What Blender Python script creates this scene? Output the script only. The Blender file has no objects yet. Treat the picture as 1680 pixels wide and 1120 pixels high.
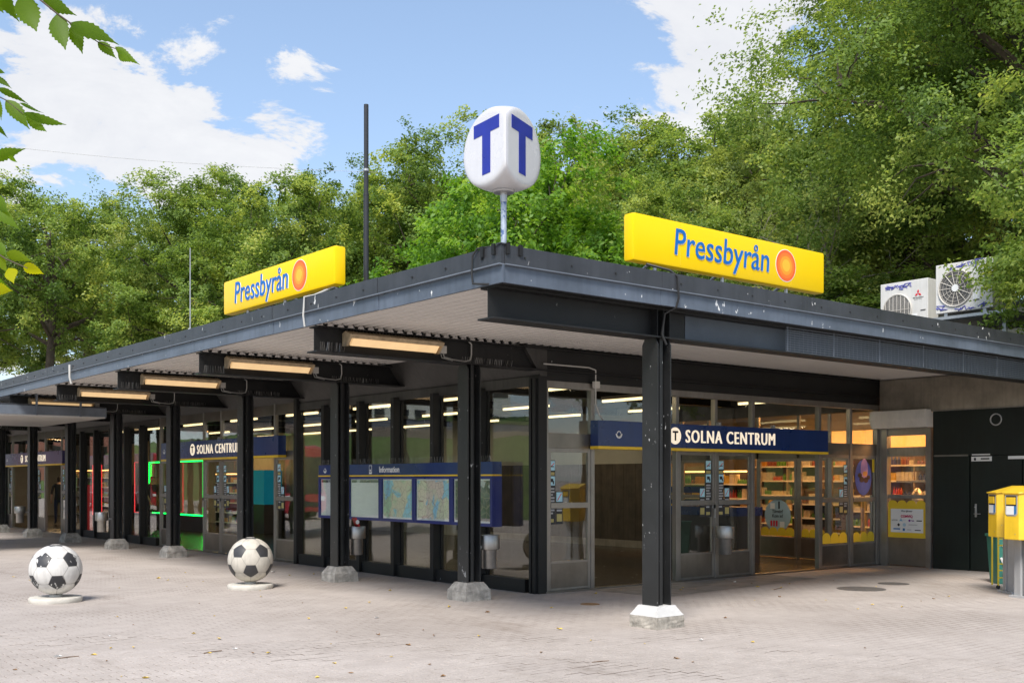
import bpy, bmesh, math, random
import numpy as np
from mathutils import Vector, Matrix
random.seed(7); rng = np.random.default_rng(7)
SC = bpy.context.scene
COL = SC.collection
R = math.radians
# ------------------------------------------------------------------ camera
# world axes: X runs along the short facade (away to the right), Y along the long facade (away to the left)
F_PX, HOR, YAW, EYE = 1785.0, 787.0, R(38.8), 1.65      # measured on the 1680 px wide photograph
cam = bpy.data.cameras.new('camera'); camo = bpy.data.objects.new('camera', cam); COL.objects.link(camo)
cam.sensor_width = 36; cam.lens = 36 * F_PX / 1680; cam.shift_y = (HOR - 560) / 1680
cam.clip_start = 0.05; cam.clip_end = 2000
camo.location = (0, 0, EYE); camo.rotation_euler = (R(90), 0, -YAW)
SC.camera = camo
CY, SY = math.cos(YAW), math.sin(YAW)
def ray(x, y=HOR):
    a = (x - 840) / F_PX
    return Vector((a * CY + SY, -a * SY + CY, (HOR - y) / F_PX))
def at_depth(x, y, d):
    return Vector((0, 0, EYE)) + ray(x, y) * d
def on_ground(x, y, z=0.0):
    r = ray(x, y); return Vector((0, 0, EYE)) + r * ((z - EYE) / r.z)
def on_x(x, y, X):
    r = ray(x, y); return Vector((0, 0, EYE)) + r * (X / r.x)
def on_y(x, y, Y):
    r = ray(x, y); return Vector((0, 0, EYE)) + r * (Y / r.y)
# ------------------------------------------------------------------ world, sun, exposure
SUN = Vector((-0.62, -0.50, 1.0)).normalized()
world = bpy.data.worlds.new('World'); SC.world = world; world.use_nodes = True
wt = world.node_tree; wt.nodes.clear()
def wn(t, **k):
    n = wt.nodes.new(t)
    for a, b in k.items(): setattr(n, a, b)
    return n
def wl(a, b): wt.links.new(a, b)
def wmath(op, a, b=None, c=None):
    n = wn('ShaderNodeMath', operation=op)
    for i, q in enumerate((a, b, c)):
        if q is None: continue
        if isinstance(q, (int, float)): n.inputs[i].default_value = q
        else: wl(q, n.inputs[i])
    return n.outputs[0]
sky = wn('ShaderNodeTexSky', sky_type='NISHITA', sun_disc=False)
sky.sun_elevation = math.asin(SUN.z); sky.sun_rotation = math.atan2(SUN.x, SUN.y)
sky.air_density = 1.0; sky.dust_density = 0.6; sky.ozone_density = 1.6
tc = wn('ShaderNodeTexCoord')
nrm = wn('ShaderNodeVectorMath', operation='NORMALIZE'); wl(tc.outputs['Generated'], nrm.inputs[0])
sp = wn('ShaderNodeSeparateXYZ'); wl(nrm.outputs[0], sp.inputs[0])
den = wmath('ADD', wmath('MAXIMUM', sp.outputs['Z'], 0.0), 0.22)
cx = wmath('DIVIDE', sp.outputs['X'], den); cy = wmath('DIVIDE', sp.outputs['Y'], den)
cmb = wn('ShaderNodeCombineXYZ'); wl(cx, cmb.inputs[0]); wl(cy, cmb.inputs[1]); cmb.inputs[2].default_value = 0.0
n1 = wn('ShaderNodeTexNoise'); n1.inputs['Scale'].default_value = 4.2; n1.inputs['Detail'].default_value = 11
n1.inputs['Roughness'].default_value = 0.66; n1.inputs['Distortion'].default_value = 0.35
wl(cmb.outputs[0], n1.inputs['Vector'])
n2 = wn('ShaderNodeTexNoise'); n2.inputs['Scale'].default_value = 0.9; n2.inputs['Detail'].default_value = 2
wl(cmb.outputs[0], n2.inputs['Vector'])
cover = wmath('MULTIPLY', wmath('SUBTRACT', n2.outputs[0], 0.5), 0.35)
def blob(px, py, deg, amp):
    d = ray(px, py).normalized()
    dv = wn('ShaderNodeVectorMath', operation='DOT_PRODUCT'); wl(nrm.outputs[0], dv.inputs[0]); dv.inputs[1].default_value = d
    t = wn('ShaderNodeMapRange', interpolation_type='SMOOTHSTEP'); wl(dv.outputs['Value'], t.inputs[0])
    t.inputs[1].default_value = math.cos(R(deg)); t.inputs[2].default_value = 1.0
    t.inputs[3].default_value = 0.0; t.inputs[4].default_value = amp
    return t.outputs[0]
field = wmath('ADD', wmath('MULTIPLY_ADD', n1.outputs[0], 1.6, -0.30), cover)
for b in ((90, 120, 5.0, .10), (220, 200, 5.5, .15), (30, 40, 4.5, .10), (350, 235, 5, .12), (500, 165, 3.2, .15), (90, 230, 5, .06), (1140, 70, 5.5, .22), (1250, 40, 5.0, .16), (1235, 150, 3, .08), (960, 155, 2.0, .08), (-300, 160, 12, .06),
          (690, 60, 9, -.16), (860, 40, 8, -.16), (330, 60, 5, -.10), (680, 190, 5, -.12), (1000, 200, 5, -.05)):
    field = wmath('ADD', field, blob(*b))
cr = wn('ShaderNodeMapRange', interpolation_type='SMOOTHSTEP'); wl(field, cr.inputs[0])
cr.inputs[1].default_value = 0.535; cr.inputs[2].default_value = 0.655
shade = wn('ShaderNodeMapRange'); wl(n1.outputs[0], shade.inputs[0]); shade.inputs[1].default_value = .3; shade.inputs[2].default_value = .7
cm = wn('ShaderNodeMix', data_type='RGBA'); wl(shade.outputs[0], cm.inputs[0])
cm.inputs[6].default_value = (4.15, 4.2, 4.4, 1); cm.inputs[7].default_value = (5.0, 5.0, 5.05, 1)
haze_mix = wn('ShaderNodeMix', data_type='RGBA')          # pale veil of thin cloud towards the horizon
vz = wn('ShaderNodeMapRange'); wl(sp.outputs['Z'], vz.inputs[0]); vz.inputs[1].default_value = 0.0; vz.inputs[2].default_value = 0.75
vz.inputs[3].default_value = 0.36; vz.inputs[4].default_value = 0.05
wl(vz.outputs[0], haze_mix.inputs[0]); wl(sky.outputs[0], haze_mix.inputs[6]); haze_mix.inputs[7].default_value = (3.9, 5.0, 6.6, 1)
sm = wn('ShaderNodeMix', data_type='RGBA'); wl(wmath('MULTIPLY', cr.outputs[0], 0.93), sm.inputs[0]); wl(haze_mix.outputs[2], sm.inputs[6]); wl(cm.outputs[2], sm.inputs[7])
bg = wn('ShaderNodeBackground'); wl(sm.outputs[2], bg.inputs[0]); bg.inputs[1].default_value = 0.103
wo = wn('ShaderNodeOutputWorld'); wl(bg.outputs[0], wo.inputs[0])
sl = bpy.data.lights.new('sun', 'SUN'); slo = bpy.data.objects.new('sun', sl); COL.objects.link(slo)
sl.energy = 2.75; sl.angle = R(20); sl.color = (1.0, 0.95, 0.88)
slo.rotation_euler = SUN.to_track_quat('Z', 'Y').to_euler(); slo.location = (-20, -20, 40)
vs = SC.view_settings; vs.view_transform = 'Standard'; vs.look = 'None'; vs.exposure = 0.93; vs.gamma = 1.0; vs.use_curve_mapping = False
SC.cycles.max_bounces = 8; SC.cycles.transparent_max_bounces = 16
# ------------------------------------------------------------------ materials
MATS = {}
def mat(name, col, rough=0.6, metal=0.0, var=0.12, scale=3.0, bump=0.0, bscale=40.0, spec=0.5, emit=None, estr=0.0, specks=None, streak=0.0, coat=0.0):
    if name in MATS: return MATS[name]
    m = bpy.data.materials.new(name); m.use_nodes = True; MATS[name] = m
    nt = m.node_tree; b = nt.nodes['Principled BSDF']
    b.inputs['Roughness'].default_value = rough; b.inputs['Metallic'].default_value = metal
    b.inputs['Specular IOR Level'].default_value = spec
    if coat: b.inputs['Coat Weight'].default_value = coat; b.inputs['Coat Roughness'].default_value = .1
    tcn = nt.nodes.new('ShaderNodeTexCoord')
    def noise(sc, det=5, vec=None, rough_=.6):
        n = nt.nodes.new('ShaderNodeTexNoise'); n.inputs['Scale'].default_value = sc; n.inputs['Detail'].default_value = det; n.inputs['Roughness'].default_value = rough_
        nt.links.new(vec if vec else tcn.outputs['Object'], n.inputs['Vector']); return n
    n = noise(scale, 6)
    rp = nt.nodes.new('ShaderNodeValToRGB'); nt.links.new(n.outputs[0], rp.inputs[0])
    c = np.array(col[:3]); lo = np.clip(c * (1 - var), 0, 1); hi = np.clip(c * (1 + var), 0, 1)
    rp.color_ramp.elements[0].position = .3; rp.color_ramp.elements[0].color = (*lo, 1)
    rp.color_ramp.elements[1].position = .7; rp.color_ramp.elements[1].color = (*hi, 1)
    out = rp.outputs[0]
    if streak:
        mp = nt.nodes.new('ShaderNodeMapping'); mp.inputs['Scale'].default_value = (9, 9, .7); nt.links.new(tcn.outputs['Object'], mp.inputs[0])
        s = noise(1.6, 5, mp.outputs[0]); r2 = nt.nodes.new('ShaderNodeMapRange'); nt.links.new(s.outputs[0], r2.inputs[0])
        r2.inputs[1].default_value = .45; r2.inputs[2].default_value = .75; r2.inputs[3].default_value = 0; r2.inputs[4].default_value = abs(streak)
        mx = nt.nodes.new('ShaderNodeMix'); mx.data_type = 'RGBA'; nt.links.new(r2.outputs[0], mx.inputs[0]); nt.links.new(out, mx.inputs[6])
        k = .35 if streak > 0 else 2.0
        mx.inputs[7].default_value = (*np.clip(c * k, 0, 1), 1); out = mx.outputs[2]
    if specks:                                           # (scale, threshold, colour): droppings, paint chips
        sc, th, sc_col = specks
        mp = nt.nodes.new('ShaderNodeMapping'); mp.inputs['Scale'].default_value = (1, 1, .45); nt.links.new(tcn.outputs['Object'], mp.inputs[0])
        s = noise(sc, 3, mp.outputs[0]); s2 = noise(sc * .12, 2)
        ad = nt.nodes.new('ShaderNodeMath'); ad.operation = 'MULTIPLY_ADD'; nt.links.new(s2.outputs[0], ad.inputs[0]); ad.inputs[1].default_value = .35; nt.links.new(s.outputs[0], ad.inputs[2])
        r2 = nt.nodes.new('ShaderNodeMapRange'); nt.links.new(ad.outputs[0], r2.inputs[0]); r2.inputs[1].default_value = th; r2.inputs[2].default_value = th + .03
        mx = nt.nodes.new('ShaderNodeMix'); mx.data_type = 'RGBA'; nt.links.new(r2.outputs[0], mx.inputs[0]); nt.links.new(out, mx.inputs[6])
        mx.inputs[7].default_value = (*sc_col, 1); out = mx.outputs[2]
    nt.links.new(out, b.inputs['Base Color'])
    rr = nt.nodes.new('ShaderNodeMapRange'); nt.links.new(n.outputs[0], rr.inputs[0])
    rr.inputs[3].default_value = max(.03, rough - .1); rr.inputs[4].default_value = min(1, rough + .12); nt.links.new(rr.outputs[0], b.inputs['Roughness'])
    if bump:
        bn = noise(bscale, 4); bp = nt.nodes.new('ShaderNodeBump'); bp.inputs['Strength'].default_value = bump; bp.inputs['Distance'].default_value = .01
        nt.links.new(bn.outputs[0], bp.inputs['Height']); nt.links.new(bp.outputs[0], b.inputs['Normal'])
    if emit:
        b.inputs['Emission Color'].default_value = (*emit, 1); b.inputs['Emission Strength'].default_value = estr
    return m
WHT = (.75, .75, .73)
mat('black_steel', (.014, .014, .014), .48, 0, .3, 2.5, .05, 30, spec=.35, specks=(22, .93, (.5, .5, .5)))
mat('column_steel', (.018, .0185, .019), .42, 0, .3, 2.0, .06, 25, specks=(34, .885, (.45, .45, .45)))
mat('dark_panel', (.05, .048, .045), .5, 0, .4, 1.5, streak=.5)
mat('grille_paint', (.07, .085, .105), .5, 0, .2, 3)
mat('fascia_upper', (.042, .045, .052), .38, 0, .3, 1.6, .30, 2.2, specks=(16, .885, WHT), streak=.35)
mat('fascia_lower', (.100, .122, .158), .36, 0, .28, 1.4, .30, 2.2, specks=(14, .885, WHT), streak=.3)
mat('fascia_lip', (.14, .16, .19), .4, 0, .2)
mat('soffit', (.64, .61, .575), .45, 0, .06, .8)
mat('roof_felt', (.06, .06, .06), .9, 0, .2, 6, .3, 60)
mat('aluminium', (.31, .29, .265), .34, .75, .16, 2.2, .03, 60, streak=.15)
mat('kick_steel', (.22, .20, .175), .32, .85, .35, 1.0, .02, 50, streak=.10)
mat('galvanised', (.46, .46, .46), .4, .7, .15, 8)
mat('bin_steel', (.42, .41, .39), .40, .9, .15, 6, streak=.3)
mat('concrete_dark', (.27, .24, .19), .85, 0, .45, 1.1, .35, 30, streak=.3)
mat('concrete_ped', (.33, .31, .28), .9, 0, .4, 9, .5, 45, streak=.5)
mat('ped_white', (.54, .53, .51), .6, 0, .06, 6, .15, 40)
mat('chipped', (.34, .31, .265), .9, 0, .45, 12, .7, 30)
mat('green_wall', (.004, .0085, .0065), .42, 0, .4, 2, streak=-.5)
mat('navy', (.010, .032, .140), .28, 0, .12, 1.5, streak=.2, coat=.15)
mat('navy_purple_reflection', (.045, .03, .14), .28, 0, .12, 1.5, coat=.3)  # the far sign's purple reflection is put into its base colour
mat('navy_frame', (.02, .03, .17), .3, 0, .1, 3)
mat('line_yellow', (.85, .55, .03), .35, 0, .08)
mat('sign_yellow', (.84, .55, .0), .30, 0, .02, 1.0, spec=.3, emit=(1, .66, 0), estr=.06)
mat('letter_blue', (.0, .13, .47), .35)
mat('letter_cream', (.86, .76, .62), .4, 0, .02, emit=(1, .85, .65), estr=.35)
mat('letter_white', (.85, .85, .85), .4, 0, .02)
mat('letter_black', (.015, .015, .02), .5)
mat('t_white', (.68, .67, .68), .25, 0, .04, 2.0, coat=.4, streak=.06)
mat('t_blue', (.012, .022, .30), .3, 0, .12, 4, specks=(12, .90, (.7, .7, .75)))
mat('old_pole', (.38, .44, .52), .55, .2, .3, 12, specks=(20, .72, (.10, .16, .32)))
mat('pole_black', (.025, .025, .027), .35)
mat('orange', (.85, .13, .02), .3, 0, .02); mat('orange2', (.9, .20, .02), .3, 0, .02); mat('orange3', (.95, .33, .02), .3, 0, .02); mat('orange4', (.98, .48, .03), .3, 0, .02)
mat('lamp_housing', (.42, .32, .20), .5, .1, .3, 12)
mat('lamp_lens', (.85, .62, .36), .4, 0, .14, 5, emit=(1.0, .66, .32), estr=.30)
mat('box_grey', (.55, .53, .49), .5, 0, .1); mat('cable_grey', (.50, .49, .46), .5, 0, .1); mat('cable_black', (.02, .02, .02), .5)
mat('spike', (.34, .33, .31), .35, .8, .2)
mat('tube_light', (.9, .9, .85), .5, emit=(1.0, .78, .40), estr=1.3)
mat('shop_light', (.9, .9, .85), .5, emit=(1.0, .48, .13), estr=2.4)
mat('warm_panel', (.85, .40, .10), .5, 0, .1, emit=(1.0, .40, .08), estr=.7)
mat('neon_green', (.05, .6, .1), .5, emit=(.0, 1.0, .08), estr=3.0); mat('neon_red', (.6, .05, .05), .5, emit=(1.0, .04, .05), estr=1.0)
mat('floor_in', (.05, .046, .04), .22, 0, .35, 5); mat('ceiling_in', (.10, .10, .095), .8); mat('wall_in', (.36, .34, .28), .7, 0, .1)
mat('tile_in', (.42, .40, .33), .35, 0, .06); mat('wood_panel', (.075, .058, .042), .5, 0, .35, 3, streak=.6)
mat('shelf_white', (.34, .26, .19), .5); mat('shelf_dark', (.06, .05, .045), .5); mat('cream_wall', (.38, .34, .24), .7)
mat('ball_white', (.64, .62, .585), .55, 0, .12, 5, .12, 30, streak=.38)
mat('ball_white_old', (.54, .50, .43), .6, 0, .14, 5, .12, 30, streak=.38)
mat('ball_black', (.035, .035, .038), .5, 0, .2, 6, .15, 30, specks=(17, .735, (.62, .61, .58)))
mat('ball_black_b', (.04, .04, .043), .5, 0, .2, 6, .15, 30, specks=(9, .86, (.62, .61, .58)))
mat('ball_seam', (.30, .28, .25), .8); mat('ball_base', (.56, .53, .47), .8, 0, .12, 6, .3, 40, specks=(10, .93, (.25, .23, .2)))
mat('post_yellow', (.86, .55, .03), .35, 0, .10, 3, coat=.2, streak=.15); mat('post_grey', (.42, .42, .42), .5, 0, .12, 3, streak=.25)
mat('recess_dark', (.02, .02, .02), .7); mat('label_white', (.80, .80, .78), .5, 0, .03); mat('label_blue', (.03, .17, .42), .4)
mat('frame_yellow', (.85, .62, .02), .35); mat('crate_green', (.03, .16, .12), .5)
mat('ac_white', (.66, .64, .60), .45, 0, .08, 3, streak=.15); mat('ac_dark', (.10, .095, .09), .6); mat('ac_grille', (.60, .56, .50), .5); mat('graffiti', (.10, .10, .42), .5)
mat('logo_red', (.65, .01, .03), .4); mat('logo_magenta', (.55, .02, .12), .4); mat('logo_sky', (.04, .38, .70), .4); mat('logo_purple', (.20, .02, .28), .4); mat('logo_pale', (.45, .62, .72), .5)
mat('sticker_blue', (.42, .70, .80), .4, 0, .04); mat('sticker_dark', (.03, .03, .032), .5); mat('sticker_grey', (.42, .42, .42), .6); mat('sticker_olive', (.45, .38, .14), .6)
mat('paper', (.86, .85, .84), .6, 0, .03); mat('litter_white', (.8, .8, .78), .7); mat('twig', (.16, .10, .06), .9); mat('leaf_yellow', (.62, .44, .08), .7, 0, .25, 20); mat('leaf_brown', (.25, .14, .06), .8, 0, .2, 20)
mat('manhole', (.13, .12, .11), .7, .3, .25, 20, .5, 60); mat('can_red', (.6, .03, .03), .4, 0, .1)
mat('decal_yellow', (.78, .55, .03), .5, 0, .03); mat('decal_blue', (.36, .50, .58), .5, 0, .06); mat('poster_blue', (.08, .12, .45), .4, 0, .25, 5); mat('poster_brown', (.07, .035, .03), .5, 0, .5, 15); mat('poster_pink', (.55, .30, .55), .4, 0, .15, 6); mat('poster_orange', (.8, .35, .1), .4)
mat('bark', (.085, .065, .048), .9, 0, .35, 6, .8, 18); mat('bark_pale', (.22, .19, .15), .9, 0, .3, 6, .6, 18)
mat('bus_red', (.42, .015, .03), .3, coat=.5); mat('tyre', (.02, .02, .02), .8); mat('glass_dark', (.015, .018, .02), .08)
mat('render_white', (.72, .72, .70), .8, 0, .06); mat('brick_red', (.30, .13, .09), .85, 0, .15, 6); mat('skin', (.45, .28, .2), .6); mat('cloth_dark', (.025, .028, .03), .9); mat('cloth_navy', (.02, .028, .06), .9); mat('hair', (.02, .014, .01), .7); mat('cloth_pale', (.35, .45, .6), .9)
mat('teal', (.0, .22, .30), .4, emit=(0, .35, .5), estr=.08); mat('red_panel', (.6, .03, .03), .4, emit=(1, .05, .05), estr=.1)

def glass_mat():
    m = bpy.data.materials.new('glass'); m.use_nodes = True; nt = m.node_tree; nt.nodes.clear(); MATS['glass'] = m
    lw = nt.nodes.new('ShaderNodeLayerWeight'); lw.inputs[0].default_value = .5
    p = nt.nodes.new('ShaderNodeMath'); p.operation = 'POWER'; nt.links.new(lw.outputs['Facing'], p.inputs[0]); p.inputs[1].default_value = 4.0
    q = nt.nodes.new('ShaderNodeMath'); q.operation = 'MULTIPLY_ADD'; nt.links.new(p.outputs[0], q.inputs[0]); q.inputs[1].default_value = .80; q.inputs[2].default_value = .065
    t = nt.nodes.new('ShaderNodeBsdfTransparent'); t.inputs[0].default_value = (.965, .98, .965, 1)
    g = nt.nodes.new('ShaderNodeBsdfGlossy'); g.inputs['Roughness'].default_value = 0.012; g.inputs[0].default_value = (1, 1, 1, 1)
    nz = nt.nodes.new('ShaderNodeTexNoise'); nz.inputs['Scale'].default_value = 1.4; nz.inputs['Detail'].default_value = 1
    tcn = nt.nodes.new('ShaderNodeTexCoord'); nt.links.new(tcn.outputs['Object'], nz.inputs['Vector'])
    bp = nt.nodes.new('ShaderNodeBump'); bp.inputs['Strength'].default_value = .12; bp.inputs['Distance'].default_value = .02; nt.links.new(nz.outputs[0], bp.inputs['Height']); nt.links.new(bp.outputs[0], g.inputs['Normal'])
    mx = nt.nodes.new('ShaderNodeMixShader'); nt.links.new(q.outputs[0], mx.inputs[0]); nt.links.new(t.outputs[0], mx.inputs[1]); nt.links.new(g.outputs[0], mx.inputs[2])
    o = nt.nodes.new('ShaderNodeOutputMaterial'); nt.links.new(mx.outputs[0], o.inputs[0])
glass_mat()
def leaf_mat(name, c0, c1, c2, trans=.4):
    m = bpy.data.materials.new(name); m.use_nodes = True; nt = m.node_tree; MATS[name] = m
    b = nt.nodes['Principled BSDF']; o = nt.nodes['Material Output']
    b.inputs['Roughness'].default_value = .5; b.inputs['Specular IOR Level'].default_value = .35
    at = nt.nodes.new('ShaderNodeAttribute'); at.attribute_name = 'tint'
    rp = nt.nodes.new('ShaderNodeValToRGB'); nt.links.new(at.outputs['Fac'], rp.inputs[0])
    rp.color_ramp.elements[0].color = (*c0, 1); rp.color_ramp.elements[1].color = (*c2, 1)
    e = rp.color_ramp.elements.new(.5); e.color = (*c1, 1)
    nt.links.new(rp.outputs[0], b.inputs['Base Color'])
    tr = nt.nodes.new('ShaderNodeBsdfTranslucent')
    hs = nt.nodes.new('ShaderNodeHueSaturation'); hs.inputs['Hue'].default_value = .485; hs.inputs['Saturation'].default_value = 1.1; hs.inputs['Value'].default_value = 1.6
    nt.links.new(rp.outputs[0], hs.inputs['Color']); nt.links.new(hs.outputs[0], tr.inputs[0])
    mx = nt.nodes.new('ShaderNodeMixShader'); mx.inputs[0].default_value = trans
    nt.links.new(b.outputs[0], mx.inputs[1]); nt.links.new(tr.outputs[0], mx.inputs[2]); nt.links.new(mx.outputs[0], o.inputs[0])
leaf_mat('leaf_oak', (.090, .158, .032), (.215, .315, .066), (.46, .51, .12), .48)
leaf_mat('leaf_maple', (.105, .235, .03), (.18, .34, .046), (.37, .50, .09), .5)
leaf_mat('leaf_olive', (.125, .182, .046), (.262, .330, .084), (.50, .53, .15), .48)
leaf_mat('leaf_near', (.06, .13, .012), (.125, .23, .014), (.50, .50, .005), .65)

def ground_mat():
    m = bpy.data.materials.new('paving'); m.use_nodes = True; nt = m.node_tree; MATS['paving'] = m; b = nt.nodes['Principled BSDF']
    b.inputs['Roughness'].default_value = .88; b.inputs['Specular IOR Level'].default_value = .25
    geo = nt.nodes.new('ShaderNodeNewGeometry')
    class tcn: outputs = {'Object': geo.outputs['Position']}
    def noise(s, d, r=.6, sc=None):
        n = nt.nodes.new('ShaderNodeTexNoise'); n.inputs['Scale'].default_value = s; n.inputs['Detail'].default_value = d; n.inputs['Roughness'].default_value = r
        if sc:
            mp = nt.nodes.new('ShaderNodeMapping'); mp.inputs['Scale'].default_value = sc; nt.links.new(tcn.outputs['Object'], mp.inputs[0]); nt.links.new(mp.outputs[0], n.inputs[0])
        else: nt.links.new(tcn.outputs['Object'], n.inputs[0])
        return n
    br = nt.nodes.new('ShaderNodeTexBrick'); br.offset = .5; nt.links.new(tcn.outputs['Object'], br.inputs['Vector'])
    br.inputs['Scale'].default_value = 1.0; br.inputs['Brick Width'].default_value = .2; br.inputs['Row Height'].default_value = .1; br.inputs['Mortar Size'].default_value = .0055; br.inputs['Mortar Smooth'].default_value = .2
    br.inputs['Color1'].default_value = (.448, .404, .372, 1); br.inputs['Color2'].default_value = (.420, .379, .349, 1); br.inputs['Mortar'].default_value = (.165, .138, .12, 1)
    def mulmix(a, fac_node, lo, hi, p0, p1):
        r = nt.nodes.new('ShaderNodeMapRange'); nt.links.new(fac_node.outputs[0], r.inputs[0]); r.inputs[1].default_value = p0; r.inputs[2].default_value = p1
        mm = nt.nodes.new('ShaderNodeMix'); mm.data_type = 'RGBA'; nt.links.new(r.outputs[0], mm.inputs[0]); mm.inputs[6].default_value = (*lo, 1); mm.inputs[7].default_value = (*hi, 1)
        mu = nt.nodes.new('ShaderNodeMix'); mu.data_type = 'RGBA'; mu.blend_type = 'MULTIPLY'; mu.inputs[0].default_value = 1; nt.links.new(a, mu.inputs[6]); nt.links.new(mm.outputs[2], mu.inputs[7]); return mu.outputs[2]
    jm = noise(.8, 4); jr = nt.nodes.new('ShaderNodeMapRange'); nt.links.new(jm.outputs[0], jr.inputs[0]); jr.inputs[1].default_value = .38; jr.inputs[2].default_value = .64
    jx = nt.nodes.new('ShaderNodeMix'); jx.data_type = 'RGBA'; nt.links.new(jr.outputs[0], jx.inputs[0]); jx.inputs[6].default_value = (.432, .390, .360, 1); nt.links.new(br.outputs[0], jx.inputs[7]); c = jx.outputs[2]
    c = mulmix(c, noise(.35, 6), (.86, .84, .82), (1.08, 1.07, 1.06), .34, .66)
    c = mulmix(c, noise(3.5, 6, .7), (.90, .89, .88), (1.07, 1.07, 1.07), .3, .7)
    c = mulmix(c, noise(1.1, 5, .7, (1, .3, 1)), (1, 1, 1), (.72, .69, .66), .60, .74)
    c = mulmix(c, noise(55, 3), (.86, .86, .86), (1.1, 1.1, 1.1), .3, .7)
    c = mulmix(c, noise(14, 2), (1, 1, 1), (.55, .5, .45), .73, .78)
    nt.links.new(c, b.inputs['Base Color'])
    nb = noise(70, 4); bp = nt.nodes.new('ShaderNodeBump'); bp.inputs['Strength'].default_value = .35; bp.inputs['Distance'].default_value = .004
    nt.links.new(nb.outputs[0], bp.inputs['Height'])
    bp2 = nt.nodes.new('ShaderNodeBump'); bp2.inputs['Strength'].default_value = .4; bp2.inputs['Distance'].default_value = .003; bp2.invert = True; nt.links.new(br.outputs['Fac'], bp2.inputs['Height']); nt.links.new(bp.outputs[0], bp2.inputs['Normal'])
    nt.links.new(bp2.outputs[0], b.inputs['Normal'])
ground_mat()
def map_mat(name, seed, land, green, water, lines=True):
    m = bpy.data.materials.new(name); m.use_nodes = True; nt = m.node_tree; MATS[name] = m; b = nt.nodes['Principled BSDF']; b.inputs['Roughness'].default_value = .35
    tcn = nt.nodes.new('ShaderNodeTexCoord'); mp = nt.nodes.new('ShaderNodeMapping'); mp.inputs['Location'].default_value = (seed * 3.1, seed * 7.7, seed); nt.links.new(tcn.outputs['Object'], mp.inputs[0])
    def noise(s, d, dist=0):
        n = nt.nodes.new('ShaderNodeTexNoise'); n.inputs['Scale'].default_value = s; n.inputs['Detail'].default_value = d; n.inputs['Distortion'].default_value = dist; nt.links.new(mp.outputs[0], n.inputs[0]); return n
    def mix(a, bcol, n, p0, p1):
        r = nt.nodes.new('ShaderNodeMapRange'); nt.links.new(n, r.inputs[0]); r.inputs[1].default_value = p0; r.inputs[2].default_value = p1
        mm = nt.nodes.new('ShaderNodeMix'); mm.data_type = 'RGBA'; nt.links.new(r.outputs[0], mm.inputs[0])
        if isinstance(a, tuple): mm.inputs[6].default_value = (*a, 1)
        else: nt.links.new(a, mm.inputs[6])
        mm.inputs[7].default_value = (*bcol, 1); return mm.outputs[2]
    c = mix(land, green, noise(2.3, 4).outputs[0], .48, .56)
    c = mix(c, water, noise(1.7, 5, .8).outputs[0], .54, .56)
    if lines:
        v = nt.nodes.new('ShaderNodeTexVoronoi'); v.feature = 'DISTANCE_TO_EDGE'; v.inputs['Scale'].default_value = 9; nt.links.new(mp.outputs[0], v.inputs[0])
        c = mix(c, (.42, .30, .27), v.outputs['Distance'], .025, .012)
        c = mix(c, (.25, .2, .2), noise(45, 2).outputs[0], .66, .70)
    nt.links.new(c, b.inputs['Base Color'])
map_mat('map_region', 1.0, (.80, .72, .58), (.55, .76, .52), (.36, .68, .86))
map_mat('map_city', 4.0, (.84, .72, .62), (.74, .74, .56), (.36, .68, .86))
map_mat('map_aerial', 8.5, (.06, .07, .08), (.16, .17, .18), (.55, .56, .58))
def timetable_mat():
    m = bpy.data.materials.new('timetable'); m.use_nodes = True; nt = m.node_tree; MATS['timetable'] = m; b = nt.nodes['Principled BSDF']; b.inputs['Roughness'].default_value = .35
    tcn = nt.nodes.new('ShaderNodeTexCoord'); br = nt.nodes.new('ShaderNodeTexBrick'); mp = nt.nodes.new('ShaderNodeMapping'); mp.inputs['Rotation'].default_value = (0, R(90), R(90))
    sx = nt.nodes.new('ShaderNodeSeparateXYZ'); cb = nt.nodes.new('ShaderNodeCombineXYZ'); nt.links.new(tcn.outputs['Object'], sx.inputs[0]); nt.links.new(sx.outputs[1], cb.inputs[0]); nt.links.new(sx.outputs[2], cb.inputs[1]); nt.links.new(cb.outputs[0], br.inputs[0])
    br.offset = 0; br.inputs['Scale'].default_value = 1; br.inputs['Brick Width'].default_value = .17; br.inputs['Row Height'].default_value = .02; br.inputs['Mortar Size'].default_value = .004
    br.inputs['Color1'].default_value = (.82, .82, .85, 1); br.inputs['Color2'].default_value = (.74, .74, .78, 1); br.inputs['Mortar'].default_value = (.87, .86, .84, 1)
    nt.links.new(br.outputs[0], b.inputs['Base Color'])
timetable_mat()
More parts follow.
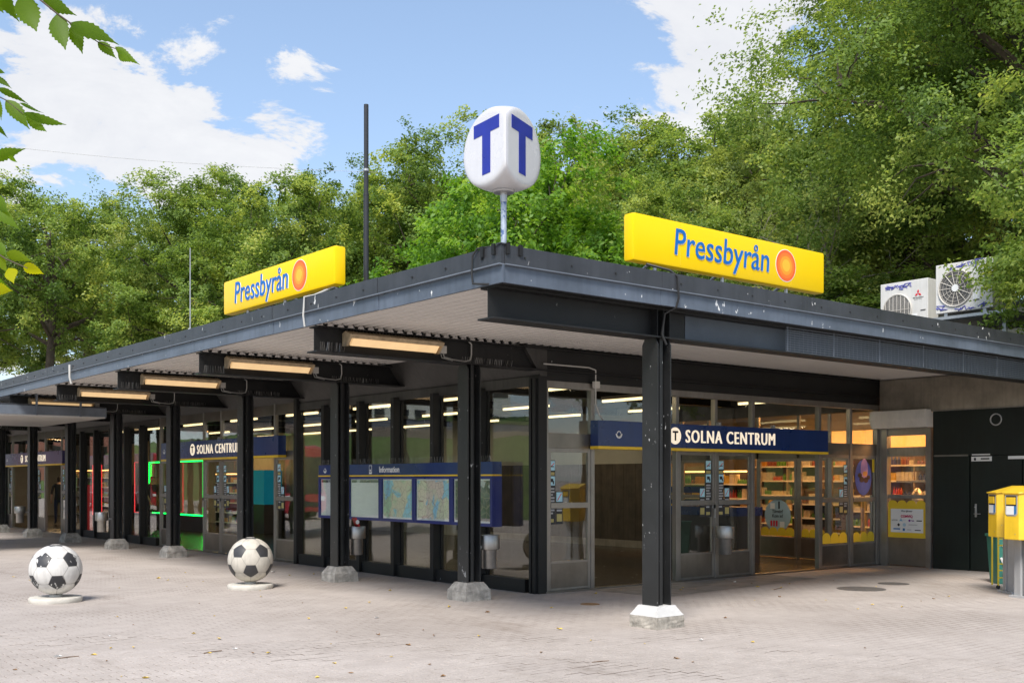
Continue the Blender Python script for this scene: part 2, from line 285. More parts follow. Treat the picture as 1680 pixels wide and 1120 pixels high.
# ------------------------------------------------------------------ mesh helpers
OFS = {}
class MB:
    def __init__(s): s.v = []; s.f = []; s.mi = []; s.cm = 0
    def face(s, idx): s.f.append(tuple(idx)); s.mi.append(s.cm)
    def box(s, x0, x1, y0, y1, z0, z1):
        if x1 < x0: x0, x1 = x1, x0
        if y1 < y0: y0, y1 = y1, y0
        if z1 < z0: z0, z1 = z1, z0
        n = len(s.v); s.v += [(x0, y0, z0), (x1, y0, z0), (x1, y1, z0), (x0, y1, z0), (x0, y0, z1), (x1, y0, z1), (x1, y1, z1), (x0, y1, z1)]
        for q in ((0, 3, 2, 1), (4, 5, 6, 7), (0, 1, 5, 4), (1, 2, 6, 5), (2, 3, 7, 6), (3, 0, 4, 7)): s.face([n + i for i in q])
        return s
    def obox(s, c, ax, hx, hy, hz):                      # oriented box: ax = 3 unit axes
        n = len(s.v); c = Vector(c); X, Y, Z = [Vector(a) for a in ax]
        for k in ((-1, -1, -1), (1, -1, -1), (1, 1, -1), (-1, 1, -1), (-1, -1, 1), (1, -1, 1), (1, 1, 1), (-1, 1, 1)):
            s.v.append(tuple(c + X * hx * k[0] + Y * hy * k[1] + Z * hz * k[2]))
        for q in ((0, 3, 2, 1), (4, 5, 6, 7), (0, 1, 5, 4), (1, 2, 6, 5), (2, 3, 7, 6), (3, 0, 4, 7)): s.face([n + i for i in q])
        return s
    def prism(s, pts, a, b):                             # polygon pts (3-D) swept from +a to +b
        a = Vector(a); b = Vector(b); n = len(s.v); k = len(pts)
        for p in pts: s.v.append(tuple(Vector(p) + a))
        for p in pts: s.v.append(tuple(Vector(p) + b))
        s.face([n + i for i in range(k)][::-1]); s.face([n + k + i for i in range(k)])
        for i in range(k): s.face((n + i, n + (i + 1) % k, n + k + (i + 1) % k, n + k + i))
        return s
    def tube(s, pts, r, n=6, r2=None, caps=True):
        pts = [Vector(p) for p in pts]; m = len(pts); base = len(s.v); up = Vector((0, 0, 1))
        t0 = (pts[1] - pts[0]).normalized(); a = t0.cross(up)
        if a.length < .1: a = t0.cross(Vector((1, 0, 0)))
        a.normalize()
        for i, p in enumerate(pts):
            t = (pts[min(i + 1, m - 1)] - pts[max(i - 1, 0)]).normalized()
            a = (a - t * a.dot(t)); a.normalize(); b = t.cross(a)
            rr = r if r2 is None else r + (r2 - r) * i / (m - 1)
            for k in range(n):
                w = 2 * math.pi * k / n; s.v.append(tuple(p + a * math.cos(w) * rr + b * math.sin(w) * rr))
        for i in range(m - 1):
            for k in range(n):
                s.face((base + i * n + k, base + i * n + (k + 1) % n, base + (i + 1) * n + (k + 1) % n, base + (i + 1) * n + k))
        if caps: s.face([base + k for k in range(n)][::-1]); s.face([base + (m - 1) * n + k for k in range(n)])
        return s
    def lathe(s, prof, c=(0, 0, 0), n=24):
        base = len(s.v); m = len(prof)
        for (r, z) in prof:
            for k in range(n):
                w = 2 * math.pi * k / n; s.v.append((c[0] + r * math.cos(w), c[1] + r * math.sin(w), c[2] + z))
        for i in range(m - 1):
            for k in range(n): s.face((base + i * n + k, base + i * n + (k + 1) % n, base + (i + 1) * n + (k + 1) % n, base + (i + 1) * n + k))
        s.face([base + k for k in range(n)][::-1]); s.face([base + (m - 1) * n + k for k in range(n)])
        return s
    def add(s, verts, faces):
        n = len(s.v); s.v += [tuple(v) for v in verts]
        for f in faces: s.face([n + i for i in f])
        return s
    def build(s, name, material, parent=None, smooth=False, bevel=0.0):
        o = OFS.get(parent, Vector((0, 0, 0)))
        me = bpy.data.meshes.new(name); me.from_pydata([(x - o.x, y - o.y, z - o.z) for x, y, z in s.v], [], s.f)
        for mm in (material if isinstance(material, (list, tuple)) else [material]): me.materials.append(MATS[mm])
        if any(s.mi): me.polygons.foreach_set('material_index', s.mi)
        if bevel:
            bm = bmesh.new(); bm.from_mesh(me); bmesh.ops.remove_doubles(bm, verts=bm.verts, dist=1e-5)
            bmesh.ops.bevel(bm, geom=[e for e in bm.edges if e.is_manifold and e.calc_face_angle(0) > .4], offset=bevel, segments=2, affect='EDGES', profile=.6, clamp_overlap=True); bm.to_mesh(me); bm.free()
        if smooth:
            me.polygons.foreach_set('use_smooth', [True] * len(me.polygons))
            try: me.set_sharp_from_angle(angle=R(40))
            except Exception: pass
        me.update()
        ob = bpy.data.objects.new(name, me); COL.objects.link(ob)
        if name in ('bird_spike', 'small_print', 'graffiti', 'pictogram_mark', 'screw_row', 'logo_lettering', 'pigeon_mesh'): ob['kind'] = 'stuff'
        if parent: ob.parent = parent
        OFS[ob] = o
        return ob
def tag(o, label=None, cat=None, group=None, kind=None):
    if label: o['label'] = label
    if cat: o['category'] = cat
    if group: o['group'] = group
    if kind: o['kind'] = kind
    return o
def thing(name, label, cat, loc=(0, 0, 0), group=None, rotz=0.0):
    o = bpy.data.objects.new(name, None); COL.objects.link(o); o.location = loc; o.rotation_euler = (0, 0, rotz); o.empty_display_size = .2
    tag(o, label, cat, group)
    OFS[o] = Vector(loc) if rotz == 0 else Vector((0, 0, 0))      # children in world coordinates, or local when the thing is turned
    return o
def copy_tree(o, parent=None):
    c = o.copy(); COL.objects.link(c); c.parent = parent
    for ch in list(o.children): copy_tree(ch, c)
    return c
# lettering: all text is turned into meshes in one go
TXT = {}
def make_texts(specs):
    obs = []
    for key, (body, xs, shear, off, ext) in specs.items():
        cu = bpy.data.curves.new('t', 'FONT'); cu.body = body; cu.size = 1.0; cu.shear = shear; cu.offset = off; cu.extrude = ext; cu.align_x = 'CENTER'; cu.space_character = 1.18 if key == 'solna' else 1.0; cu.resolution_u = 3
        ob = bpy.data.objects.new('t', cu); COL.objects.link(ob); obs.append((key, ob, xs))
    dg = bpy.context.evaluated_depsgraph_get()
    for key, ob, xs in obs:
        me = ob.evaluated_get(dg).to_mesh(); v = np.array([tuple(p.co) for p in me.vertices]); f = [tuple(p.vertices) for p in me.polygons]
        v[:, 0] *= xs; c = (v.min(0) + v.max(0)) / 2; v[:, 0] -= c[0]; v[:, 1] -= c[1]
        TXT[key] = (v, f, v.max(0) - v.min(0)); ob.evaluated_get(dg).to_mesh_clear()
    for key, ob, xs in obs:
        cu = ob.data; bpy.data.objects.remove(ob); bpy.data.curves.remove(cu)
make_texts({
    'press': ('Pressbyrån', .86, .10, .002, .02), 'solna': ('SOLNA CENTRUM', .66, 0, 0, .02), 'T': ('T', .95, 0, .03, .02),
    'info': ('Information', .72, 0, .012, .02), 'tja': ('Våra tjänster', .8, 0, .012, .01), 'comviq': ('COMVIQ', .8, 0, .045, .01),
    'lyca': ('LYCA', .95, 0, .01, .01), 'telenor': ('telenor', .9, 0, 0, .01), 'telia': ('Telia', .9, 0, .03, .01), 
    'komin': ('Törstig?\nKom in!', .9, 0, .02, .01), 'mits': ('MITSUBISHI', .95, 0, .02, .01), 'elec': ('ELECTRIC', .95, 0, 0, .01),})
def text(mb, key, height, c, ex, ey, proud=0.0, width=None):
    """lettering centred on c, reading along ex, upright along ey"""
    v, f, d = TXT[key]; s = height / d[1]; sx = s if width is None else width / d[0]
    ex = Vector(ex); ey = Vector(ey); ez = ex.cross(ey); c = Vector(c)
    mb.add([c + ex * (p[0] * sx) + ey * (p[1] * s) + ez * (max(-.004, min(.004, p[2] * s)) + proud) for p in v], f)
    return mb
EX, EY, EZ = Vector((1, 0, 0)), Vector((0, 1, 0)), Vector((0, 0, 1))
def disc(mb, c, ex, ey, r, t, n=24, ry=None):
    ex = Vector(ex); ey = Vector(ey); ez = ex.cross(ey); c = Vector(c); ry = r if ry is None else ry
    mb.prism([c + ex * r * math.cos(2 * math.pi * k / n) + ey * ry * math.sin(2 * math.pi * k / n) for k in range(n)], (0, 0, 0), ez * t)
    return mb
# ================================================================== SETTING
XW, YW, XE = 10.22, 12.10, 18.90            # long glass wall, short glass wall, east wall
CX0, CY0, BAY = 8.85, 8.42, 3.55            # first column's near corner, bay
ZF0, ZF1, ZF2 = 3.565, 3.74, 3.93           # fascia bottom, lip, top
RX0, RY0, RX1, RY1 = 6.50, 8.26, 24.5, 54.0
mb = MB(); n0 = 420.0
mb.add([(-n0, -n0, 0), (n0, -n0, 0), (n0, n0, 0), (-n0, n0, 0)], [(0, 1, 2, 3)])
ground = mb.build('plaza_paving', 'paving'); tag(ground, kind='structure')
# pavers built one by one where they show largest, joined beyond
def paver_mesh(name, hx, hy, h):
    m = MB(); b = .004
    m.add([(-hx, -hy, -.01), (hx, -hy, -.01), (hx, hy, -.01), (-hx, hy, -.01), (-hx, -hy, h - b), (hx, -hy, h - b), (hx, hy, h - b), (-hx, hy, h - b),
           (-hx + b, -hy + b, h), (hx - b, -hy + b, h), (hx - b, hy - b, h), (-hx + b, hy - b, h)],
          [(0, 1, 5, 4), (1, 2, 6, 5), (2, 3, 7, 6), (3, 0, 4, 7), (4, 5, 9, 8), (5, 6, 10, 9), (6, 7, 11, 10), (7, 4, 8, 11), (8, 9, 10, 11)])
    return m
def paver_mat(name, k):
    return mat(name, (.468 * k, .423 * k, .398 * k), .9, 0, .10, 5, .4, 70, spec=.25)
spots = []
PX0, PX1, PY0, PY1 = 1.0, 9.5, 4.0, 13.0
ny = int((PY1 - PY0) / .1)
for j in range(ny):
    y = PY0 + j * .1 + .05
    for i in range(int((PX1 - PX0) / .2) + 1):
        x = PX0 + i * .2 + (.1 if j % 2 else 0)
        dep = x * SY + y * CY; lat = (x * CY - y * SY)
        if dep < 8.35 or dep > 11.6 or abs(lat / dep) > .50: continue
        # the joints silt up towards the building and to the right
        if dep > 10.2 + .9 * math.sin(x * 1.7 + y) - .25 * lat and random.random() < .75: continue
        spots.append((dep, x, y))
spots.sort()
pm = [paver_mesh('paver', .0962, .0462, .0055) for _ in range(1)]
pmesh = []
for i in range(3):
    o = pm[0].build('paver', 'paving', ground); pmesh.append(o.data); bpy.data.objects.remove(o)
for k, (d, x, y) in enumerate(spots[:300]):
    o = bpy.data.objects.new('paver', pmesh[k * 7 % 3]); COL.objects.link(o); o.parent = ground
    o.location = (x, y, random.uniform(-.0012, .0012)); o.rotation_euler = (random.uniform(-.006, .006), random.uniform(-.006, .006), random.uniform(-.006, .006))
m = MB()
pv = np.array(pm[0].v)
for k, (d, x, y) in enumerate(spots[300:]):
    m.cm = k * 7 % 3; dz = random.uniform(-.0012, .0012); tx = random.uniform(-.006, .006)
    m.add([(p[0] + x, p[1] + y, p[2] + dz + p[0] * tx) for p in pv], pm[0].f)
m.mi = [0] * len(m.mi); tag(m.build('pavers', 'paving', ground), kind='stuff')
# apron of asphalt and covers before the doors
mb = MB(); mb.add([(11.3, 9.6 + 1.0, .004), (15.4, 11.0, .004), (15.4, YW - .02, .004), (11.1, YW - .02, .004)], [(0, 1, 2, 3)])
mat('asphalt', (.22, .205, .185), .85, 0, .3, 4, .4, 90)
o = mb.build('asphalt_patch', 'asphalt'); tag(o, kind='structure')
# ------------------------------------------------------------------ station building
SB = thing('station_building', 'low black steel and glass station pavilion under a wide flat overhanging roof', 'building', (XW, YW, 0))
# roof slab
MB().box(RX0 + .06, 19.6, RY0 + .06, RY1, 3.66, 3.90).build('roof', 'roof_felt', SB)
MB().box(19.6, RX1, RY0 + .06, 20.2, 3.66, 3.90).build('roof', 'roof_felt', SB)
# fascia panels, two tiers with a lip
def fascia(axis):
    a = RY0 if axis == 'y' else RX0
    L = (RY1 if axis == 'y' else RX1)
    p = a; k = 0
    while p < L - .1:
        w = 2.35 + (.25 if k % 3 else -.1); q = min(L, p + w)
        g = .0015
        j = random.uniform(-.006, .006); t = random.uniform(-.003, .003)
        for (z0, z1, d, mt) in ((ZF1 + .006, ZF2 + t, .0, 'fascia_upper'), (ZF0 + t, ZF1 - .006, .018, 'fascia_lower')):
            m = MB()
            if axis == 'y': m.box(RX0 + d + j, RX0 + .05, p + g, q - g, z0, z1)
            else: m.box(p + g + (.052 if k == 0 else 0), q - g, RY0 + d + j, RY0 + .05, z0, z1)
            m.build('fascia_panel', mt, SB, bevel=.003)
        m = MB()
        if axis == 'y': m.box(RX0 - .018, RX0 + .05, p + g, q - g, ZF1 - .006, ZF1 + .006)
        else: m.box(p + g + (.052 if k == 0 else 0), q - g, RY0 - .018, RY0 + .05, ZF1 - .006, ZF1 + .006)
        m.build('drip_lip', 'fascia_lip', SB)
        m = MB(); y = p + .3
        while y < q - .1:                                  # screws in the upper strip
            if axis == 'y': m.box(RX0 - .012, RX0 + .002, y - .008, y + .008, 3.82, 3.836)
            else: m.box(y - .008, y + .008, RY0 - .012, RY0 + .002, 3.82, 3.836)
            y += .62
        m.build('screw_row', 'cable_black', SB)
        p = q; k += 1
fascia('y'); fascia('x')
MB().box(RX0 - .012, RX0 + .06, RY0 - .012, RY0 + .06, ZF2 - .0, ZF2 + .012).build('corner_cap', 'fascia_upper', SB)
# corrugated soffit, one sheet per bay, ribs along Y
nb = 13
MB().box(RX0 + .055, 19.3, RY0 + .055, CY0 + .24, 3.5625, 3.60).build('edge_closer', 'black_steel', SB)
for k in range(0, nb):
    y0 = CY0 + BAY * k + .24
    y1 = CY0 + BAY * (k + 1)
    m = MB(); x = RX0 + .03; pts = []
    xe = 19.3
    while x < xe:
        for dx, z in ((0, 3.645), (.06, 3.645), (.085, 3.588), (.128, 3.588)): pts.append((x + dx, z))
        x += .15
    n = len(pts); V = [(a, y0, z) for a, z in pts] + [(a, y1, z) for a, z in pts]
    m.add(V, [(i, i + n, i + n + 1, i + 1) for i in range(n - 1)])
    m.build('soffit_sheet', 'soffit', SB)
# beams: I sections along X, one per column
for k in range(nb):
    y0 = CY0 + BAY * k; yc = y0 + .12; m = MB(); x0 = RX0 + .06; x1 = 24.2 if k == 0 else XE - .15 if k else 0
    m.box(x0 - .03, x1, y0 - .01, y0 + .25, 3.235, 3.252); m.box(x0, x1, y0, y0 + .24, 3.545, 3.562); m.box(x0, x1, yc - .006, yc + .006, 3.252, 3.545)
    if k == 0:
        for xx in (8.86, 8.96, 9.06): m.box(xx - .006, xx + .006, y0 + .01, yc - .006, 3.252, 3.545)
    bmo = m.build('beam', 'black_steel', SB)
    if k == 0:
        m = MB(); m.box(9.42, 11.15, yc - .012, yc - .0062, 3.256, 3.54); m.build('cover_plate', 'grille_paint', bmo)
        m = MB(); gx0, gx1 = 11.15, 17.6                                # pigeon mesh over the web
        m.box(gx0, gx1, yc - .010, yc - .0065, 3.256, 3.54)
        m.build('cover_plate', 'grille_paint', bmo)
        m = MB(); x = gx0
        while x < gx1: m.box(x - .0012, x + .0012, y0 + .002, y0 + .005, 3.253, 3.56); x += .09
        m.build('pigeon_mesh', 'fascia_lip', bmo); m = MB()
        for i in range(11): z = 3.258 + i * .029; m.box(gx0, gx1, y0 - .001, y0 + .002, z - .0035, z + .0035)
        for xx in (11.18, 12.15, 13.2, 14.3, 15.4, 16.4): m.box(xx - .006, xx + .006, y0 - .004, y0 + .004, 3.253, 3.60)
        m.build('pigeon_mesh', 'fascia_lip', bmo)
    elif k < 9:
        # zig-zag wire and spikes against birds
        m = MB(); pts = []
        for i in range(62): pts.append((6.95 + i * .024, y0 + .02, 3.525 + (.028 if i % 2 else 0) - .012))
        m.tube(pts, .0035, 4); m.build('bird_wire', 'spike', bmo)
        m = MB()
        for i in range(16): xx = 6.58 + i * .022; m.tube([(xx, y0 - .004, 3.252), (xx + random.uniform(-.02, .02), y0 - .02 + random.uniform(-.01, .02), 3.36)], .0018, 3)
        for i in range(30): xx = 8.75 + i * .03; m.tube([(xx, y0 + .01, 3.252), (xx + random.uniform(-.02, .02), y0 + random.uniform(-.01, .02), 3.33)], .0018, 3)
        m.build('bird_spike', 'spike', bmo)
# columns with pedestals
for k in range(nb):
    x, y = CX0, CY0 + BAY * k
    m = MB(); z0, z1 = .24, 3.235
    for a, b in ((x, x + .016), (x + .204, x + .22)):
        m.prism([(a, y, z0), (a, y + .24, z0), (a, y + .24, z1 - .07), (a, y + .20, z1), (a, y + .04, z1), (a, y, z1 - .07)], (0, 0, 0), (b - a, 0, 0))
    m.box(x + .016, x + .204, y + .114, y + .126, z0, z1); m.box(x + .085, x + .135, y + .05, y + .19, z0, z1)
    c = m.build('column', 'column_steel', SB, bevel=.002)
    m = MB(); cx, cy = x + .11, y + .12; b, t = .215, .145; zb, zt = .135, .245
    def frus(mm, h0, h1, za, zc):
        V = [(cx - h0, cy - h0, za), (cx + h0, cy - h0, za), (cx + h0, cy + h0, za), (cx - h0, cy + h0, za), (cx - h1, cy - h1, zc), (cx + h1, cy - h1, zc), (cx + h1, cy + h1, zc), (cx - h1, cy + h1, zc)]
        mm.add(V, [(0, 3, 2, 1), (4, 5, 6, 7), (0, 1, 5, 4), (1, 2, 6, 5), (2, 3, 7, 6), (3, 0, 4, 7)])
    m1 = MB(); frus(m1, b + .005, b, -.02, zb); m2 = MB(); frus(m2, b, t, zb, zt)
    def rough(o, amp, seed):
        me = o.data; bm = bmesh.new(); bm.from_mesh(me); bmesh.ops.subdivide_edges(bm, edges=bm.edges[:], cuts=5, use_grid_fill=True)
        rr = random.Random(seed)
        for v in bm.verts: v.co += Vector((rr.uniform(-1, 1), rr.uniform(-1, 1), rr.uniform(-.5, .5))) * amp
        bm.to_mesh(me); bm.free()
    p = m1.build('pedestal', 'chipped' if k == 0 else 'concrete_ped', c); rough(p, .0035, k)
    p2 = m2.build('pedestal', 'ped_white' if k == 0 else 'concrete_ped', c); rough(p2, .002 if k == 0 else .003, k + 50)
    p['label'] = 'chipped plinth under white painted cap' if k == 0 else 'rough grey concrete plinth'

# ---- generic wall pieces; W maps (along, outward, z) to a box
def WL(m, s0, s1, d0, d1, z0, z1): return m.box(XW - d1, XW - d0, s0, s1, z0, z1)      # long wall, outward = -X
def WR(m, s0, s1, d0, d1, z0, z1): return m.box(s0, s1, YW - d1, YW - d0, z0, z1)      # short wall, outward = -Y
def WE(m, s0, s1, d0, d1, z0, z1): return m.box(XE - d1, XE - d0, s0, s1, z0, z1)      # east wall, outward = -X
def frame_x(W):                                      # reading direction of lettering on that wall, seen from outside
    return -EY if W in (WL, WE) else EX
def pt(W, s, d, z): return Vector((XW - d, s, z)) if W is WL else (Vector((s, YW - d, z)) if W is WR else Vector((XE - d, s, z)))
def stickers(W, s, z, parent, side=1, d=.045):
    """column of notices: two pictograms over small print, a third beside"""
    ex = frame_x(W)
    def plate(name, m_, a, b, za, zb, dd):
        q = MB(); W(q, s + min(a, b), s + max(a, b), dd, dd + .002, z + za, z + zb); return q.build(name, m_, parent)
    plate('notice', 'sticker_dark', -.07, .07, -.62, .32, d)
    plate('pictogram', 'sticker_blue', -.062, .062, .17, .31, d + .002); plate('pictogram', 'sticker_blue', -.062, .062, -.05, .085, d + .002)
    q = MB(); W(q, s - .04, s + .04, d + .004, d + .005, .22 + z, .235 + z); W(q, s - .035, s + .03, d + .004, d + .005, z + .0, z + .05); W(q, s + .02, s + .045, d + .004, d + .005, z - .03, z + .02); q.build('pictogram_mark', 'letter_black', parent)
    q = MB(); c = pt(W, s, d + .004, z + .24); q.obox(c, ((ex * .8 + EZ * .6), (ex * -.6 + EZ * .8), ex.cross(EZ)), .06, .006, .0006); q.build('pictogram_mark', 'logo_red', parent)
    q = MB()
    for i in range(9): W(q, s - .055, s + .055 - (.03 if i % 3 == 2 else 0), d + .002, d + .003, z - .11 - i * .045, z - .085 - i * .045)
    q.build('small_print', 'sticker_grey', parent)
    q = MB(); W(q, s - .055, s + .055, d + .002, d + .003, z + .10, z + .145); W(q, s - .055, s + .04, d + .002, d + .003, z - .59, z - .54); q.build('small_print', 'sticker_olive', parent)
    o = .15 * side
    q = MB(); W(q, s + o - .065, s + o + .065, d, d + .002, z - .62, z - .14); q.build('notice', 'sticker_dark', parent)
    q = MB(); W(q, s + o - .058, s + o + .058, d + .002, d + .004, z - .29, z - .15); q.build('pictogram', 'sticker_blue', parent)
    q = MB(); c = pt(W, s + o, d + .005, z - .22); q.obox(c, ((ex * .6 + EZ * .8), (ex * -.8 + EZ * .6), ex.cross(EZ)), .065, .006, .0006); q.build('pictogram_mark', 'logo_red', parent)
    q = MB()
    for i in range(3): W(q, s + o - .05, s + o + .05, d + .002, d + .003, z - .35 - i * .04, z - .325 - i * .04)
    q.build('small_print', 'sticker_grey', parent)
    q = MB(); W(q, s + o - .05, s + o + .05, d + .002, d + .003, z - .58, z - .47); q.build('small_print', 'sticker_olive', parent)
def leaf(W, s0, s1, top=2.12, name='door', handle=True, d=.0, st=None):
    """glazed aluminium door leaf with kick plate, mid rail and two panes"""
    m = MB(); w = .055; a, b = d, d + .045
    W(m, s0, s0 + w, a, b, .03, top); W(m, s1 - w, s1, a, b, .03, top)
    W(m, s0 + w, s1 - w, a, b, top - .06, top); W(m, s0 + w, s1 - w, a, b, .03, .06); W(m, s0 + w, s1 - w, a, b + .01, 1.235, 1.315)
    dr = m.build(name, 'aluminium', SB, bevel=.003)
    m = MB(); W(m, s0 + w, s1 - w, a + .008, b - .004, .06, .44); m.build('kick_plate', 'kick_steel', dr)
    m = MB(); W(m, s0 + w, s1 - w, a + .018, a + .026, .44, 1.235); m.build('pane', 'glass', dr)
    m = MB(); W(m, s0 + w, s1 - w, a + .018, a + .026, 1.315, top - .06); m.build('pane', 'glass', dr)
    m = MB(); W(m, s0 + w, s1 - w, a + .010, b, .425, .455); m.build('rail', 'aluminium', dr)
    if handle:
        m = MB(); W(m, s1 - .045, s1 - .02, b, b + .05, 1.18, 1.24); W(m, s1 - .045, s1 - .02, b + .03, b + .05, 1.02, 1.24); m.build('handle', 'galvanised', dr)
    if st is not None: stickers(W, st[0], st[1], dr, st[2], d=b + .002 if st[3] else a + .028)
    return dr
def pane(W, s0, s1, z0, z1, d=.02):
    m = MB(); W(m, s0, s1, d, d + .008, z0, z1); return m.build('pane', 'glass', SB)
def bar(W, s0, s1, d0, d1, z0, z1, name='mullion', mt='aluminium', parent=None):
    m = MB(); W(m, s0, s1, d0, d1, z0, z1); return m.build(name, mt, parent or SB, bevel=.003)
# ---- short wall (right facade)
ZT = 3.0
for s in (10.33, 11.25, 13.12, 15.04, 16.95, 17.93, 18.83):
    bar(WR, s - .035, s + .035, -.03, .06, 0, ZT)
bar(WR, 14.03, 14.09, -.03, .065, 0, ZT)
bar(WR, 10.29, 18.88, -.04, .07, ZT, 3.10, 'head_rail')
for a, b in ((10.365, 11.215), (11.285, 13.085), (13.155, 14.03), (14.09, 15.005), (15.075, 16.915), (16.985, 17.895), (17.965, 18.795)):
    bar(WR, a, b, -.03, .05, 2.12, 2.34 if a < 11 or a > 16.9 else 2.20, 'transom', 'kick_steel')
    pane(WR, a, b, 2.34 if a < 11 or a > 16.9 else 2.20, ZT)
leaf(WR, 10.365, 11.215, handle=False, st=(10.45, 1.62, 1, False))
leaf(WR, 13.155, 14.03, st=(13.90, 1.66, -1, False)); leaf(WR, 14.09, 15.005, st=(14.22, 1.66, 1, False), handle=False)
leaf(WR, 16.985, 17.895, st=(17.80, 1.62, -1, False), handle=False)
dr = leaf(WR, 17.965, 18.795, name='window', handle=False)
MB().box(10.3, XE, YW - .05, YW + .03, 3.10, 3.60).build('head_panel', 'black_steel', SB)
bar(WR, 10.3, 18.88, -.06, .09, -.01, .025, 'threshold', 'kick_steel')
def scallops(W, s0, s1, z0, d, parent, n, h=.10):
    """row of half-round arches along the bottom of a pane"""
    ex = frame_x(W); m = MB(); w = (s1 - s0) / n
    for i in range(n):
        c = s0 + (i + .5) * w; pts = [pt(W, c - w / 2 + .002, d, z0), pt(W, c + w / 2 - .002, d, z0)]
        for k in range(9):
            t = math.pi * k / 8; pts.append(pt(W, c + math.cos(t) * (w / 2 - .004), d, z0 + h + math.sin(t) * w * .38))
        if W is not WR: pts = pts[::-1]
        m.prism(pts, (0, 0, 0), -EX * .002 if W is not WR else -EY * .002)
    return m.build('scallop_decal', 'decal_yellow', parent)
scallops(WR, 17.05, 17.84, .47, .030, dr, 3); scallops(WR, 18.03, 18.73, .47, .030, dr, 3)
# ---- long wall (left facade)
def windows(posts, y0, y1):
    P = [y0] + posts + [y1]
    for p in posts:
        m = MB(); WL(m, p - .05, p + .05, -.02, .16, .02, 3.06); m.build('mullion', 'black_steel', SB, bevel=.004)
        m = MB(); WL(m, p - .075, p + .075, -.03, .02, .02, 3.06); m.build('mullion', 'black_steel', SB)
    for a, b in zip(P[:-1], P[1:]):
        m = MB(); WL(m, a + .05, b - .05, -.02, .10, 0, .20); m.build('sill', 'black_steel', SB, bevel=.006)
        pane(WL, a + .04, b - .04, .20, 3.02)
    m = MB(); WL(m, y0, y1, -.04, .05, 3.02, 3.16); m.build('head_rail', 'dark_panel', SB)
windows([13.36, 14.60, 15.79, 16.93, 18.22], 12.24, 19.33)
windows([27.80, 28.95, 30.10, 31.40, 32.62], 26.78, 33.72)
windows([42.2, 43.4, 44.6, 45.8, 47.0, 48.2, 49.4, 50.6, 51.8], 41.1, 53.0)
m = MB(); m.box(XW - .06, XW + .10, 12.02, 12.24, 0, 3.16); m.box(XW - .10, XW - .06, 12.06, 12.12, 0, 3.12); m.box(XW - .10, XW - .06, 12.15, 12.20, 0, 3.12); m.build('corner_post', 'black_steel', SB, bevel=.004)
for y0 in (19.33, 33.72, 41.0): 
    m = MB(); WL(m, y0, y0 + .12, -.04, .12, 0, 3.30); m.build('mullion', 'black_steel', SB, bevel=.004)
# sloped dark lining between glass and soffit
for a, b in ((12.02, 19.4), (19.4, 26.7), (26.7, 33.8), (33.8, 41.05), (41.05, 53.0)):
    m = MB(); m.prism([(XW - .02, a + .002, 3.16), (XW + .1, a + .002, 3.16), (XW + .1, a + .002, 3.6), (XW - .35, a + .002, 3.6)], (0, 0, 0), (0, b - a - .004, 0)); m.build('lining_panel', 'dark_panel', SB)
def entrance(y0):
    A = [(.09, .95), (2.71, 3.57), (3.63, 4.53), (6.62, 7.20)]
    for s in (.06, .97, 2.68, 3.60, 4.56, 6.59, 7.23):
        bar(WL, y0 + s - .03, y0 + s + .03, -.03, .05, 0, 3.30)
    for a, b in A: leaf(WL, y0 + a, y0 + b, handle=(b - a > .7 and a > 1), st=(y0 + b - .16, 1.66, -1, False) if a < 3 else (y0 + a + .16, 1.66, 1, False))
    cuts = [.09, .94, 2.65, 3.57, 4.53, 6.56, 7.20]
    for a, b in zip(cuts[:-1], cuts[1:]):
        bar(WL, y0 + a + (.06 if a not in (.09,) else 0), y0 + b, -.03, .045, 2.12, 2.24, 'transom', 'kick_steel')
        pane(WL, y0 + a + .05, y0 + b, 2.24, 2.98)
        bar(WL, y0 + a, y0 + b, -.03, .042, 2.98, 3.30, 'head_panel', 'kick_steel')
    bar(WL, y0, y0 + 7.26, -.06, .08, -.01, .02, 'threshold', 'kick_steel')
entrance(19.45); entrance(33.84)
# ---- east wall under the roof: concrete lintel, shop hatch, dark green doors
m = MB(); m.box(XE - .06, XE + .3, 7.0, 12.02, 2.94, 3.575); m.build('lintel', 'concrete_dark', SB, bevel=.01)
m = MB(); WE(m, 6.5, 10.93, -.2, -.11, 0, 3.5); m.build('wall', 'recess_dark', SB)  # unseen backing added to stop shop light leaking between the panels
m = MB(); WE(m, 6.5, 10.93, -.1, .0, 2.10, 2.94); m.build('wall_panel', 'green_wall', SB)
m = MB(); WE(m, 10.22, 10.93, -.1, .0, 0, 2.095); m.build('wall_panel', 'green_wall', SB)
for a, b in ((9.26, 10.20), (8.30, 9.24), (7.2, 8.28)):
    m = MB(); WE(m, a, b, -.1, -.008, .02, 2.09); d_ = m.build('service_door', 'green_wall', SB)
    if a > 9:
        m = MB(); WE(m, b - .12, b - .085, -.008, .004, .98, 1.22); W_ = m
        W_.tube([(XE - .004, b - .10, 1.04), (XE - .055, b - .10, 1.04), (XE - .06, b - .22, 1.04)], .009, 6); W_.lathe([(.018, 0), (.018, .02)], (XE - .012, b - .10, 1.15), 10)
        m.build('handle', 'galvanised', d_)
m = MB(); WE(m, 10.24, 10.90, 0, .02, 2.085, 2.115); m.build('trim', 'aluminium', SB)
m = MB(); WE(m, 6.5, 10.93, .062, .07, 2.925, 2.945); m.build('trim', 'aluminium', SB)
